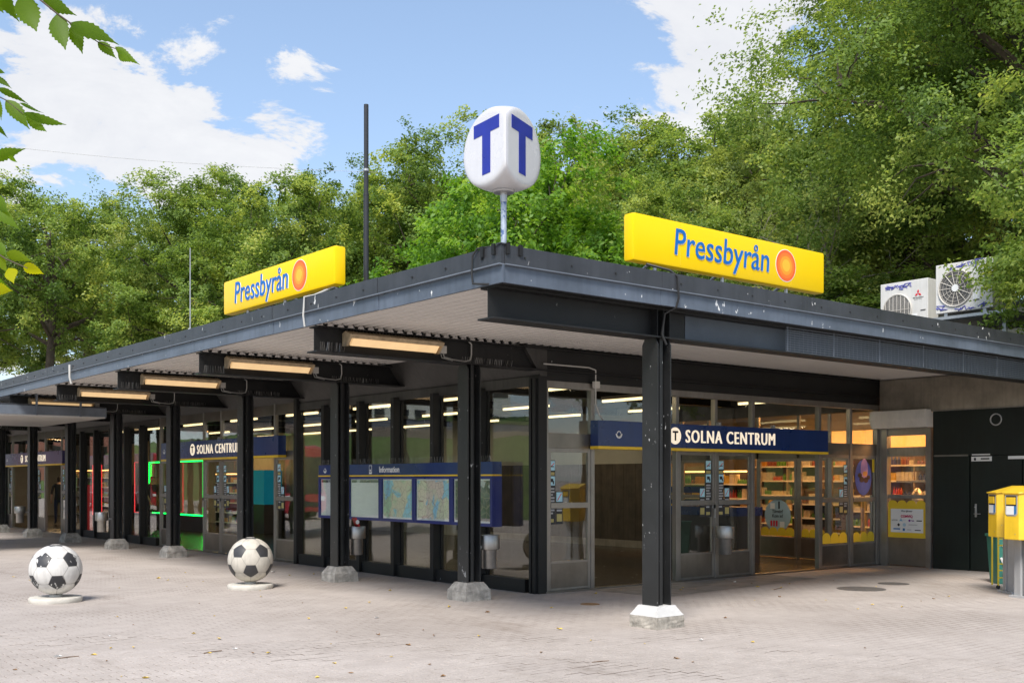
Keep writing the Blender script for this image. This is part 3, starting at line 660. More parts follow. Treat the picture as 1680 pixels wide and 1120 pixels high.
for (a, b, z0, z1) in ((9.83, 10.17, 2.10, 2.12), (9.80, 10.18, 1.99, 2.075), (9.02, 9.50, 2.02, 2.075)):
    m = MB(); WE(m, a, b, -.006, .004, z0, z1); q = m.build('door_plate', 'label_white', SB)
    if z0 < 2: 
        m = MB(); WE(m, 9.84, 10.0, .004, .006, 2.02, 2.045); WE(m, 10.09, 10.13, .004, .006, 2.005, 2.05); m.build('door_plate_mark', 'letter_black', q)
m = MB(); v_ = []
for k in range(20): t = 2 * math.pi * k / 20; v_.append((XE - .005, 9.72 + .10 * math.cos(t), 2.73 + .10 * math.sin(t)))
m.tube(v_ + [v_[0]], .012, 6, caps=False); m.build('vent_ring', 'post_grey', SB, smooth=True)
# hatch: side posts, roller shutter box, glazed window, poster
for a, b in ((10.95, 11.05), (11.86, 11.98), (12.0, 12.10)): bar(WE, a, b, -.08, .06 if a < 11.99 else .03, 0, 2.70, 'guide_post')
m = MB(); m.prism([(XE + .05, 10.94, 2.97), (XE - .26, 10.94, 2.97), (XE - .28, 10.94, 2.80), (XE - .20, 10.94, 2.64), (XE + .05, 10.94, 2.64)], (0, 0, 0), (0, 1.17, 0)); m.build('shutter_box', 'ac_white', SB, bevel=.008)
m = MB(); WE(m, 11.05, 11.86, -.05, .015, .02, .55); m.build('kick_plate', 'kick_steel', SB)
pane(WE, 11.05, 11.86, .55, 2.52)
bar(WE, 11.05, 11.86, -.04, .03, 2.50, 2.64, 'head_rail'); bar(WE, 11.05, 11.86, -.04, .03, 1.30, 1.37, 'rail')
bar(WE, 11.05, 11.86, -.035, .0, 2.10, 2.28, 'rail', 'concrete_dark')
# ---- shell: back, far ends, ceiling, floor
MB().box(XW + .05, XE + .05, YW + .05, 53.0, .004, .012).build('floor', 'floor_in', SB)
MB().box(XE + .05, XE + 5.4, 8.55, 20.0, .004, .012).build('floor', 'floor_in', SB)
MB().box(XW + .12, XE + .1, YW + .06, 53.0, 3.40, 3.44).build('ceiling', 'ceiling_in', SB)
MB().box(XE + .1, 24.4, 8.6, 20.0, 3.40, 3.44).build('ceiling', 'ceiling_in', SB)
MB().box(24.2, 24.4, 8.5, 20.2, 0, 3.66).build('wall', 'wall_in', SB)
MB().box(XE + .12, 24.2, 20.0, 20.2, 0, 3.66).build('wall', 'wall_in', SB)
MB().box(19.3, 19.5, 20.2, 53.0, 0, 3.66).build('wall', 'wall_in', SB)
MB().box(XE - .1, 24.2, 8.45, 8.55, 0, 3.58).build('wall', 'concrete_dark', SB)
MB().box(XW, 19.5, 53.0, 53.2, 0, 3.66).build('wall', 'wall_in', SB)
# inner long wall at XE: dark wood boards below, tiles above
MB().box(XE, XE + .1, 18.3, 26.0, 2.05, 3.40).build('wall', 'tile_in', SB)
y = 18.3; kk = 0
while y < 25.9:
    MB().box(XE - .03 + (kk % 2) * .004, XE + .05, y + .003, y + .197, .18, 2.05).build('wall_board', 'wood_panel', SB); y += .2; kk += 1
MB().box(XE - .05, XE + .05, 18.3, 26.0, 0, .18).build('skirting', 'concrete_dark', SB)
MB().box(XE - .1, XE + .1, 18.12, 18.3, 0, 3.40).build('wall', 'aluminium', SB)
MB().box(XE, XE + .1, 26.0, 53.0, 0, 3.40).build('wall', 'wall_in', SB)
# glazed shop front inside, along XE
for s in (12.16, 13.2, 13.95, 15.0, 16.4, 17.2, 18.08): bar(WE, s - .03, s + .03, -.03, .03, 0, 3.0)
MB().box(XE - .04, XE + .04, 12.1, 18.12, 3.0, 3.40).build('shop_fascia', 'dark_panel', SB)
bar(WE, 12.1, 18.12, -.03, .03, 2.10, 2.24, 'transom', 'kick_steel')
for a, b in ((12.19, 13.17), (13.23, 13.92), (13.98, 14.97), (16.43, 17.17), (17.23, 18.05)):
    dd = leaf(WE, a, b, 2.10, handle=False)
    if a in (13.23, 13.98): scallops(WE, a + .06, b - .06, .47, .030, dd, 4 if a > 13.5 else 3)
    if a > 16:
        m = MB(); WE(m, a + .055, b - .055, .03, .036, 1.36, 1.50); m.build('band', 'navy', dd); m = MB(); WE(m, a + .055, b - .055, .03, .036, 1.10, 1.20); m.build('band', 'navy', dd)
        m = MB(); WE(m, a + .055, b - .055, .03, .038, 1.06, 1.095); m.build('band', 'line_yellow', dd)
    if a == 13.98:                                        # round window decal
        ex = -EY; c = pt(WE, 14.47, .029, .90)
        q = MB(); disc(q, c, ex, EZ, .34, .002, 28); q.build('round_decal', 'decal_blue', dd)
        q = MB(); text(q, 'komin', .17, c + EZ * .04 - EX * .004, ex, EZ); q.build('decal_lettering', 'letter_black', dd)
        q = MB()
        for (u_, w_) in ((-.13, .20), (.12, -.19)): q.obox(c + ex * u_ + EZ * w_ - EX * .004, (ex, EZ, ex.cross(EZ)), .06, .06, .001)
        q.build('decal_tile', 'label_white', dd)
        q = MB()
        for i in range(3): q.obox(c + ex * (-.16 + i * .07) - EZ * .17 - EX * .005, (ex, EZ, ex.cross(EZ)), .022, .06, .001)
        q.build('decal_can', 'logo_red', dd)
        q = MB(); q.obox(c + ex * .04 + EZ * .22 - EX * .005, (ex, EZ, ex.cross(EZ)), .02, .08, .001); q.build('decal_bottle', 'letter_black', dd)
for a, b in ((12.19, 13.17), (13.23, 14.97), (15.03, 16.37), (16.43, 18.05)): pane(WE, a, b, 2.24, 3.0, 0)
# ================================================================== INTERIOR THINGS
def store_shelf(label, x, y0, y1, levels, zmax, dark=False, facing=-1, light=True, hue=None, group='shop shelving seen through the glass'):
    """wall shelving facing -X, with goods"""
    T = thing('store_shelf', label, 'shelf', (x, (y0 + y1) / 2, .012), group)
    fm = 'shelf_dark' if dark else 'shelf_white'
    MB().box(x + .42, x + .46, y0, y1, .012, zmax).build('back_panel', fm, T)
    for yy in np.linspace(y0, y1, max(2, int((y1 - y0) / 1.0) + 1)): MB().box(x, x + .42, yy - .012, yy + .012, .012, zmax).build('upright', fm, T)
    zs = np.linspace(.15, zmax - .35, levels)
    g = MB()
    for z in zs:
        MB().box(x - .01, x + .42, y0 + .013, y1 - .013, z - .02, z).build('shelf_board', fm, T)
        MB().box(x - .016, x - .011, y0 + .013, y1 - .013, z - .028, z + .012).build('price_strip', 'label_white', T)
        y = y0 + .04
        while y < y1 - .12:
            g.cm = random.randrange(8); w = random.uniform(.05, .11); rep = random.randint(2, 5); h = random.uniform(.10, .24)
            for r_ in range(rep):
                if y > y1 - .1: break
                if g.cm % 2: g.box(x + .03, x + .2, y, y + w * .92, z + .001, z + h)
                else: g.lathe([(w * .42, .001), (w * .42, h * .65), (w * .18, h * .85), (w * .18, h)], (x + .1, y + w / 2, z), 8)
                y += w
            y += .01
    tag(g.build('goods', ['g0', 'g1', 'g2', 'g3', 'g4', 'g5', 'g6', 'g7'], T), kind='stuff')
    if light: MB().box(x - .02, x + .06, y0 + .05, y1 - .05, zmax - .06, zmax - .02).build('shelf_light', 'shop_light', T)
    return T
for i, c in enumerate(((.5, .06, .03), (.55, .28, .05), (.12, .30, .06), (.62, .55, .42), (.05, .08, .25), (.60, .42, .08), (.25, .08, .06), (.55, .55, .52))): mat('g%d' % i, c, .4, 0, .2, 9)
store_shelf('backlit drinks shelving full of bottles behind the glazed shop front', 23.2, 15.3, 18.6, 6, 2.35)
store_shelf('chilled shelving of cartons beside the shop doorway', 23.2, 12.6, 15.2, 6, 2.35)
store_shelf('magazine rack of small covers on the shop end wall', 22.0, 10.2, 12.4, 5, 2.2)
store_shelf('low dark snack shelf standing mid floor in the shop', 20.9, 14.3, 15.6, 4, 1.45, True, light=False)
store_shelf('dark shelf of drinks at the wood panelled end of the shop', 21.0, 17.0, 19.2, 5, 1.9, True)
def light_box(T, loc, energy, sx, sy, col=(1, .44, .13), name='lamp_glow'):
    l = bpy.data.lights.new(name, 'AREA'); l.energy = energy; l.shape = 'RECTANGLE'; l.size = sx; l.size_y = sy; l.color = col
    o = bpy.data.objects.new(name, l); COL.objects.link(o); o.parent = T; o.location = Vector(loc) - OFS[T]
for i, (x, y, what) in enumerate(((20.6, 16.6, 'over the drinks shelves'), (20.6, 13.6, 'behind the glazed shop front'), (20.3, 10.8, 'above the hatch with the yellow poster'))):
    T = thing('shop_ceiling_light', 'warm lit ceiling panel ' + what, 'ceiling light', (x, y, 2.95 if i == 2 else 3.38))
    z = 2.98 if i == 2 else 3.38
    MB().box(x - .62, x + .62, y - .22, y + .22, z - .05, z).build('housing', 'shelf_white', T)
    MB().box(x - .58, x + .58, y - .18, y + .18, z - .058, z - .051).build('diffuser', 'shop_light', T)
    light_box(T, (x, y, z - .08), 75, 1.1, .36)
# warm header boards above the shelves
for y0, y1, n in ((12.6, 15.1, 'over the cartons'), (15.2, 18.6, 'over the drinks')):
    T = thing('shop_header', 'glowing orange header board ' + n + ' inside the shop', 'sign', (23.1, (y0 + y1) / 2, 2.4)); MB().box(23.05, 23.2, y0, y1, 2.42, 2.85).build('board', 'warm_panel', T)
T = thing('food_counter', 'steel food counter with hot plates behind the hatch', 'counter', (20.0, 10.9, .012))
MB().box(19.7, 20.3, 9.6, 12.6, .012, 1.05).build('cabinet', 'shelf_white', T); MB().box(19.65, 20.35, 9.55, 12.65, 1.05, 1.09).build('worktop', 'galvanised', T)
for y in (10.2, 10.7, 11.3, 11.9): MB().lathe([(.11, 0), (.11, .3), (.06, .36), (.02, .40)], (20.0, y, 1.09), 14).build('urn', 'bin_steel', T, smooth=True)
MB().box(19.7, 20.1, 10.9, 11.2, 1.5, 1.53).build('heat_lamp', 'shop_light', T)
MB().box(20.2, 20.25, 9.7, 12.5, 1.6, 1.64).build('rail', 'galvanised', T)
T = thing('ticket_counter', 'low blue edged glass ticket counter inside the entrance hall', 'counter', (16.8, 14.6, .012))
MB().box(16.6, 17.3, 13.7, 15.6, .012, .95).build('cabinet', 'shelf_dark', T); MB().box(16.56, 17.34, 13.66, 15.64, .95, 1.12).build('band', 'navy', T)
# fluorescent fittings of the hall, running along Y
CL = None; gl = 'fluorescent fittings on the hall ceiling'; lit = []
for x in (12.0, 14.6, 17.2):
    for k in range(8):
        y = 13.4 + k * 3.1 + (1.2 if x == 14.6 else 0)
        if CL is None:
            CL = thing('ceiling_light', 'lit fluorescent batten hanging under the dark hall ceiling', 'ceiling light', (x, y, 3.22), gl)
            MB().box(x - .05, x + .05, y - .75, y + .75, 3.20, 3.26).build('housing', 'shelf_white', CL)
            MB().box(x - .028, x + .028, y - .74, y + .74, 3.15, 3.195).build('tube', 'tube_light', CL)
            MB().box(x - .005, x + .005, y - .5, y - .49, 3.26, 3.40).build('hanger', 'galvanised', CL); o = CL
        else: o = copy_tree(CL)
        o.location = (x, y, 3.22)
        if k in (0, 2, 4) and x != 14.6: lit.append(o)
for o in lit:
    l_ = bpy.data.lights.new('lamp_glow', 'AREA'); l_.energy = 9; l_.shape = 'RECTANGLE'; l_.size = .06; l_.size_y = 1.4; l_.color = (1, .80, .52); lo_ = bpy.data.objects.new('lamp_glow', l_); COL.objects.link(lo_); lo_.parent = o; lo_.location = (0, 0, -.09)
# second shop inside (green neon window) and the bakery at the far end
T = thing('neon_window', 'glazed kiosk window outlined with glowing green neon tube', 'window', (14.0, 35.3, 0))
def rect_tube(m, x, y0, y1, z0, z1, r): m.tube([(x, y0, z0), (x, y1, z0), (x, y1, z1), (x, y0, z1), (x, y0, z0)], r, 6)
m = MB(); rect_tube(m, 13.96, 32.95, 37.6, .52, 2.26, .022); m.build('neon_tube', 'neon_green', T)
m = MB(); m.box(13.9, 14.06, 32.9, 37.7, .0 + .012, .5); m.build('base', 'shelf_dark', T)
m = MB(); m.box(13.97, 14.03, 32.9, 37.65, 2.3, 3.4); m.build('header', 'dark_panel', T)
m = MB(); m.box(13.99, 13.998, 32.95, 37.6, .52, 2.28); m.build('pane', 'glass', T)
T = thing('neon_frame', 'red neon frame round the kiosk side opening', 'sign', (13.3, 36.8, 0)); m = MB(); rect_tube(m, 13.3, 36.4, 37.2, .55, 2.25, .013); m.build('neon_tube', 'neon_red', T); m = MB(); m.box(13.28, 13.32, 36.38, 36.42, .012, .55); m.box(13.28, 13.32, 37.18, 37.22, .012, .55); m.build('post', 'shelf_dark', T)
T = thing('neon_frame', 'red neon outlined display behind the dark mullions', 'sign', (13.3, 41.0, 0)); m = MB(); rect_tube(m, 13.3, 40.6, 41.6, .35, 2.2, .013); m.build('neon_tube', 'neon_red', T); m = MB(); m.box(13.28, 13.32, 40.58, 40.62, .012, .35); m.box(13.28, 13.32, 41.58, 41.62, .012, .35); m.build('post', 'shelf_dark', T)
MB().box(17.2, 17.3, 30.5, 52.0, 0, 3.4).build('wall', 'cream_wall', SB)
store_shelf('snack shelf inside the green neon window', 16.4, 33.3, 37.6, 5, 1.9, True)
store_shelf('bread shelf glowing warm behind the far doorway', 15.4, 45.2, 50.5, 5, 2.1)
for i, (x, y) in enumerate(((15.6, 35.4), (13.4, 46.0), (13.4, 41.5))):
    T = thing('shop_ceiling_light', ('warm lit ceiling panel inside the green neon kiosk', 'warm lit ceiling panel of the bakery', 'warm lit ceiling panel before the bakery')[i], 'ceiling light', (x, y, 3.38))
    MB().box(x - .3, x + .3, y - .8, y + .8, 3.33, 3.38).build('housing', 'shelf_white', T); MB().box(x - .26, x + .26, y - .76, y + .76, 3.322, 3.329).build('diffuser', 'shop_light', T)
    light_box(T, (x, y, 3.30), (16, 30, 22)[i], .5, 1.5, (1, .70, .38))
T = thing('ticket_machine', 'teal glowing ticket machine deep inside the hall', 'ticket machine', (15.2, 31.0, 0)); MB().box(14.9, 15.5, 30.6, 31.4, .012, .9).build('cabinet', 'shelf_dark', T); MB().box(14.9, 15.5, 30.6, 31.4, .9, 1.95).build('screen_panel', 'teal', T)
T = thing('ticket_gate', 'pale grey ticket barrier post in the dark hall', 'ticket barrier', (16.2, 32.6, 0)); MB().box(16.0, 16.4, 32.35, 32.85, .012, 1.1).build('post', 'post_grey', T, bevel=.04); MB().box(16.05, 16.35, 32.4, 32.8, 1.10, 1.14).build('reader', 'letter_black', T)
T = thing('red_display', 'red lit display strip beside the far doorway', 'display', (10.9, 34.6, 0)); MB().box(10.8, 11.0, 34.45, 34.65, .012, 1.5).build('panel', 'red_panel', T)
# ------------------------------------------------------------------ people inside
def person(label, loc, rotz, mats, lean=0.0, armswing=.12):
    """one skinned body: shirt, trousers, hair and skin by height"""
    V = []; E_ = []; Rr = []
    def add(p, r, par=None):
        V.append(p); Rr.append(r); i = len(V) - 1
        if par is not None: E_.append((par, i))
        return i
    pel = add((0, 0, .95), (.155, .11)); wa = add((0, .0, 1.10), (.145, .105), pel); ch = add((0, .01, 1.32), (.175, .115), wa); sh = add((0, .0, 1.45), (.13, .09), ch)
    nk = add((0, .0, 1.53), (.055, .058), sh); h1 = add((0, .015, 1.61), (.075, .09), nk); h2 = add((0, .015, 1.71), (.08, .098), h1); h3 = add((0, .01, 1.775), (.055, .065), h2)
    add((0, .118, 1.655), (.014, .016), h1)                      # nose
    for s in (-1, 1):
        hp = add((s * .10, 0, .90), (.085, .09), pel); kn = add((s * .11, .03 * s + .02, .50), (.062, .065), hp); an = add((s * .115, .02 * s - .02, .10), (.042, .045), kn); toe = add((s * .13, .14 + .02 * s, .045), (.04, .035), an)
        so = add((s * .19, 0, 1.43), (.062, .06), sh); el = add((s * .26, -.02 + armswing * s * .4, 1.15), (.045, .045), so); wr = add((s * .27, .09 + armswing * s, .92), (.030, .030), el); pa = add((s * .27, .11 + armswing * s, .85), (.035, .022), wr)
        for k in range(4): add((s * .27 + (k - 1.5) * .018, .12 + armswing * s, .765 + abs(k - 1.5) * .008), (.009, .009), pa)
        add((s * .235, .15 + armswing * s, .80), (.010, .010), pa)
    me = bpy.data.meshes.new('person'); me.from_pydata(V, E_, []); ob = bpy.data.objects.new('p', me); COL.objects.link(ob)
    md = ob.modifiers.new('skin', 'SKIN'); md.use_smooth_shade = True
    for i, v in enumerate(me.skin_vertices[0].data): v.radius = Rr[i]; v.use_root = (i == 0)
    ob.modifiers.new('sub', 'SUBSURF').levels = 1
    dg = bpy.context.evaluated_depsgraph_get(); ev = ob.evaluated_get(dg); nm = bpy.data.meshes.new_from_object(ev)
    bpy.data.objects.remove(ob)
    for q in mats: nm.materials.append(MATS[q])
    for p in nm.polygons:
        c = p.center; z = c.z
        if z > 1.56: p.material_index = 3 if (z > 1.70 or c.y < .01) else 0
        elif z < .93 and abs(c.x) < .225: p.material_index = 2
        elif z < 1.12 and abs(c.x) > .2: p.material_index = 0
        elif z > 1.50: p.material_index = 0
        else: p.material_index = 1
        if z < .09: p.material_index = 2
        p.use_smooth = True
    T = bpy.data.objects.new('person', nm); COL.objects.link(T); T.location = loc; T.rotation_euler = (0, lean, rotz); tag(T, label, 'person')
    return T
person('person in dark shirt and jeans with back turned inside the far doorway', (12.2, 42.0, .012), R(-10), ('skin', 'cloth_dark', 'cloth_navy', 'hair'))
person('dark clothed person standing behind the red neon frame', (13.9, 37.2, .012), R(200), ('skin', 'cloth_dark', 'cloth_dark', 'hair'))
person('person in pale blue shirt standing by the bus stop', (2.4, 37.5, 0), R(60), ('skin', 'cloth_pale', 'cloth_dark', 'hair'))
# ================================================================== SIGNS AND FIXTURES ON THE STATION
def emblem(m_w, m_b, c, ex, r, off):
    """small winged ring emblem"""
    disc(m_w, c, ex, EZ, r * .62, .003, 20); pts = []
    c = Vector(c); n = Vector(ex).cross(EZ)
    for k in range(13): t = math.pi + math.pi * k / 12; pts.append(c - EZ * r * .0 + Vector(ex) * r * math.cos(t) + EZ * r * math.sin(t))
    m_w.prism(pts, (0, 0, 0), n * .003)
    disc(m_b, c + n * .004, ex, EZ, r * .42, .001, 16)
def t_roundel(T, c, ex, r):
    n = Vector(ex).cross(EZ); q = MB(); disc(q, Vector(c), ex, EZ, r, .006, 28); q.build('roundel', 'letter_cream', T)
    q = MB(); text(q, 'T', r * 1.15, Vector(c) + n * .008, ex, EZ); q.build('roundel_letter', 'letter_black', T)
def solna(W, s0, s1, dfront, z0, z1, label, cs, ct, ce, group='station name signs'):
    T = thing('station_sign', label, 'sign', pt(W, (s0 + s1) / 2, .1, z0)); ex = frame_x(W)
    m = MB(); W(m, s0, s1, .065, dfront, z0 + .045, z1); m.build('box', 'navy_purple_reflection' if s0 > 30 else 'navy', T, bevel=.006)
    m = MB(); W(m, s0 - .002, s1 + .002, .063, dfront + .006, z0, z0 + .045); m.build('yellow_strip', 'line_yellow', T, bevel=.004)
    zc = (z0 + .045 + z1) / 2
    q = MB()
    for dx in (-.007, .007): text(q, 'solna', .205, pt(W, cs, dfront + .004 + dx * .1, zc) + ex * dx, ex, EZ, width=2.27)
    tag(q.build('lettering', 'letter_cream', T), kind='stuff')
    t_roundel(T, pt(W, ct, dfront, zc), ex, .135)
    w, b = MB(), MB(); emblem(w, b, pt(W, ce, dfront, zc), ex, .07, 0); w.build('emblem', 'letter_white', T); b.build('emblem_centre', 'navy', T)
    for i in range(3):
        m = MB(); s = s0 + (s1 - s0) * (.25 + .25 * i); W(m, s - .05, s + .05, .07, .16, z1, z1 + .012); W(m, s - .03, s + .03, .08, .14, z1 + .012, z1 + .06); m.build('sign_lamp', 'post_grey', T)
    return T
solna(WR, 11.19, 16.94, .24, 2.115, 2.545, 'dark blue station name sign with yellow strip above the short side doors', (on_y(1126, 720, YW - .24).x + on_y(1270, 722, YW - .24).x) / 2, on_y(1107.5, 715, YW - .24).x, 11.62)
solna(WL, 19.87, 26.10, .24, 2.105, 2.545, 'dark blue station name sign above doors between the information board and the neon window', on_x(323.5, 735, XW - .24).y - 1.14, on_x(316, 737, XW - .24).y, 25.9)
solna(WL, 34.06, 40.6, .24, 2.105, 2.545, 'dark blue station name sign with painted purple reflection above the far doors under the low canopy', 36.9, 38.45, 40.3)
def kiosk_sign(label, W_, a0, a1, p, z0, z1, tx0, tx1, cx_):
    """yellow light box on struts; W_ 'x': runs along X facing -Y, 'y': runs along Y facing -X"""
    T = thing('kiosk_sign', label, 'sign', ((a0 + a1) / 2, p, z0) if W_ == 'x' else (p, (a0 + a1) / 2, z0)); th = .16
    ex = EX if W_ == 'x' else -EY; nrm_ = -EY if W_ == 'x' else -EX
    def P(a, d, z): return Vector((a, p - d, z)) if W_ == 'x' else Vector((p - d, a, z))
    m = MB()
    if W_ == 'x': m.box(a0, a1, p, p + th, z0, z1)
    else: m.box(p, p + th, a0, a1, z0, z1)
    bx_ = m.build('light_box', 'sign_yellow', T, smooth=True, bevel=.035)
    m = MB()
    for f_ in (.215, .80):
        a = a0 + (a1 - a0) * f_
        if W_ == 'x': m.box(a - .002, a + .002, p - .002, p + .01, z0 + .03, z1 - .03)
        else: m.box(p - .002, p + .01, a - .002, a + .002, z0 + .03, z1 - .03)
    m.build('seam', 'decal_yellow', T)
    zc = (z0 + z1) / 2; d0 = P(0, .0, 0)
    q = MB(); text(q, 'press', .40, P((tx0 + tx1) / 2, .003, zc - .02), ex, EZ, width=abs(tx1 - tx0)); q_ = q
    for i in range(len(q_.v)): q_.v[i] = tuple(Vector(q_.v[i]) + ex * .012 - EZ * .008 - nrm_ * .003)
    q_.build('letter_edge', 'letter_white', T)
    q = MB(); text(q, 'press', .40, P((tx0 + tx1) / 2, .008, zc - .02), ex, EZ, width=abs(tx1 - tx0)); q.build('lettering', 'letter_blue', T)
    for i, (r, mm) in enumerate(((.203, 'letter_white'), (.195, 'orange'), (.158, 'orange2'), (.118, 'orange3'), (.076, 'orange4'))):
        q = MB(); disc(q, P(cx_, .001 + .0015 * i, zc), ex, EZ, r, .002, 32); q.build('sun_disc', mm, T)
    for f_ in (.12, .45, .80):
        a = a0 + (a1 - a0) * f_; m = MB()
        b0, b1 = P(a, -th * .5, z0 + .01), P(a, -th * .5, 3.9); m.tube([b0, b1], .022, 6)
        e0 = P(a - .0, -th * .8, z0 + .05); e1 = P(a + (.12 if W_ == 'x' else -.1), -.75, 3.9); m.tube([e0, e1], .018, 6); m.build('strut', 'galvanised', T)
    return T
kiosk_sign('yellow kiosk light box with sun disc on the roof edge above the short side', 'x', 8.52, 12.02, 8.47, 4.065, 4.595, on_y(1106, 400, 8.47).x, on_y(1261, 425, 8.47).x, on_y(1289, 430, 8.47).x)
kiosk_sign('yellow kiosk light box with sun disc on the roof edge of the long side', 'y', 11.75, 15.0, 6.66, 4.05, 4.53, on_x(386, 480, 6.66).y, on_x(473, 455, 6.66).y, on_x(491.5, 450, 6.66).y)
# the T sign: a ball cut by three faces
T = thing('metro_sign', 'white rounded metro sign with blue T faces on a worn roof corner pole', 'sign', (6.76, 8.54, 3.9))
C0 = Vector((6.76, 8.54, 4.945)); RB, DF = .505, .205
ax0 = math.atan2(-8.54, -6.76) + R(3)                 # edge turned to the square
pl = [Vector((math.cos(ax0 + R(60) + k * R(120)), math.sin(ax0 + R(60) + k * R(120)), 0)) for k in range(3)]
DFK = [DF, .40, DF]; q = MB(); vv = []; NA, NE = 144, 72
for i in range(NE + 1):
    e = math.pi * i / NE
    for k in range(NA):
        a = ax0 + 2 * math.pi * k / NA; n = Vector((math.sin(e) * math.cos(a), math.sin(e) * math.sin(a), math.cos(e))); s = (1 / RB) ** 26
        for p_, df_ in zip(pl, DFK):
            dd = n.dot(p_)
            if dd > 0: s += (dd / df_) ** 26
        t_ = n * s ** (-1 / 26); vv.append(C0 + Vector((t_.x, t_.y, t_.z * .815)))
q.add(vv, [(i * NA + k, (i + 1) * NA + k, (i + 1) * NA + (k + 1) % NA, i * NA + (k + 1) % NA) for i in range(NE) for k in range(NA)])
q.build('ball', 't_white', T, smooth=True)
for p_, df_ in zip(pl, DFK):
    ex = EZ.cross(p_) * 1.0; c = C0 + p_ * (df_ + .0005); q = MB(); kk = 1.0 if df_ < .3 else .72
    def L2(a, b): return c + ex * a * kk + EZ * b * kk
    out = [(-.235, .265), (.235, .265), (.235, .135), (.075, .135), (.075, -.265), (-.075, -.265), (-.075, .135), (-.235, .135)]
    q.prism([L2(a, b) for a, b in out], p_ * -.02, p_ * .003); q.build('letter', 't_blue', T)
MB().lathe([(.105, -.425), (.115, -.41), (.08, -.38)], tuple(C0), 20).build('socket_plate', 'galvanised', T, smooth=True)
MB().lathe([(.036, -.52), (.036, -.40)], tuple(C0), 14).build('socket', 'galvanised', T, smooth=True)
MB().lathe([(.030, 0), (.030, .54)], (6.76, 8.54, 3.9), 14).build('pole', 'old_pole', T, smooth=True)
for (a, b) in ((6.50, 8.36), (6.50, 8.54), (6.58, 8.26), (6.74, 8.26)):
    m = MB(); (m.box(6.478, 6.50, b - .022, b + .022, 3.84, 3.945) if a == 6.50 else m.box(a - .022, a + .022, 8.238, 8.26, 3.84, 3.945)); m.build('clamp', 'black_steel', T)
m = MB(); m.tube([(6.76, 8.5, 3.94), (6.6, 8.4, 3.95), (6.49, 8.62, 3.94), (6.475, 8.68, 3.88), (6.472, 8.69, 3.70), (6.48, 8.68, 3.60), (6.52, 8.5, 3.575), (6.6, 8.3, 3.57)], .011, 6); m.build('feed_cable', 'cable_black', T, smooth=True)
# masts
q = thing('roof_mast', 'tall plain black mast on the roof behind the long side sign', 'mast', (7.5, 12.40, 3.9)); MB().lathe([(.035, 3.9), (.035, 5.4), (.038, 5.4), (.038, 5.43), (.031, 5.43), (.031, 6.6)], (7.5, 12.4, 0), 12).build('tube', 'pole_black', q, smooth=True); MB().lathe([(.04, 5.72), (.04, 5.75)], (7.5, 12.4, 0), 12).build('clip', 'galvanised', q); MB().box(7.4, 7.6, 12.3, 12.5, 3.9, 3.915).build('foot', 'pole_black', q)
q = thing('roof_antenna', 'thin pale rod antenna with white foot on the roof edge', 'antenna', (6.75, 16.44, 3.9)); MB().lathe([(.011, 3.98), (.008, 5.28)], (6.75, 16.44, 0), 8).build('rod', 'galvanised', q, smooth=True); MB().lathe([(.03, 3.9), (.03, 4.02)], (6.75, 16.44, 0), 8).build('foot', 'label_white', q)
# beam lamps with junction box and conduit
lab = ['next to the roof corner', 'second along the long side', 'third along the long side', 'above the edge of the low canopy', 'behind the low canopy rods']
BL = None
for k in range(1, 9):
    y0 = CY0 + BAY * k
    if BL is None:
        BL = thing('beam_lamp', '', 'lamp', (7.66, y0, 3.42), 'tan strip lamps on the roof beams')
        x0, x1 = 6.95, 8.38; m = MB()
        def endp(x): return [(x, y0 + .10, 3.50), (x, y0 + .02, 3.525), (x, y0 - .12, 3.47), (x, y0 - .10, 3.44), (x, y0 + .0, 3.335), (x, y0 + .10, 3.34)]
        for xx in (x0, x1 - .03): m.prism(endp(xx), (0, 0, 0), (.03, 0, 0))
        m.prism([(x0, y0 + .10, 3.50), (x0, y0 + .02, 3.525), (x0, y0 - .12, 3.475), (x0, y0 - .084, 3.428), (x0, y0 - .07, 3.432), (x0, y0 + .02, 3.50), (x0, y0 + .10, 3.49)], (.03, 0, 0), (x1 - x0 - .03, 0, 0))
        m.build('housing', 'lamp_housing', BL)
        m = MB(); m.prism([(x0, y0 - .080, 3.426), (x0, y0 + .0, 3.342), (x0, y0 + .02, 3.345), (x0, y0 + .02, 3.46)], (.06, 0, 0), (x1 - x0 - .06, 0, 0)); m.build('lens', 'lamp_lens', BL)
        m = MB(); m.box(8.44, 8.54, y0 + .06, y0 + .113, 3.36, 3.46); m.build('junction_box', 'box_grey', BL)
        m = MB(); m.tube([(8.38, y0 + .07, 3.42), (8.44, y0 + .07, 3.42)], .008, 6)
        m.tube([(8.5, y0 + .09, 3.36), (8.52, y0 + .09, 3.31), (8.66, y0 + .08, 3.285), (8.86, y0 + .08, 3.275), (8.95, y0 + .08, 3.30), (8.97, y0 + .08, 3.38), (8.97, y0 + .08, 3.52), (8.90, y0 + .06, 3.56), (8.80, y0 + .02, 3.58)], .010, 6)
        m.tube([(8.46, y0 + .09, 3.36), (8.48, y0 + .09, 3.30), (8.66, y0 + .09, 3.27)], .007, 6); m.build('conduit', 'cable_grey', BL, smooth=True); o = BL
    else: o = copy_tree(BL); o.location.y = y0
    o['label'] = 'yellowed strip lamp on the roof beam ' + ('nearest the roof corner' if k == 1 else 'of the %s column past the corner lamp' % ('second', 'third', 'fourth', 'fifth', 'sixth', 'seventh', 'eighth')[k - 2])
    o['group'] = 'tan strip lamps on the roof beams'
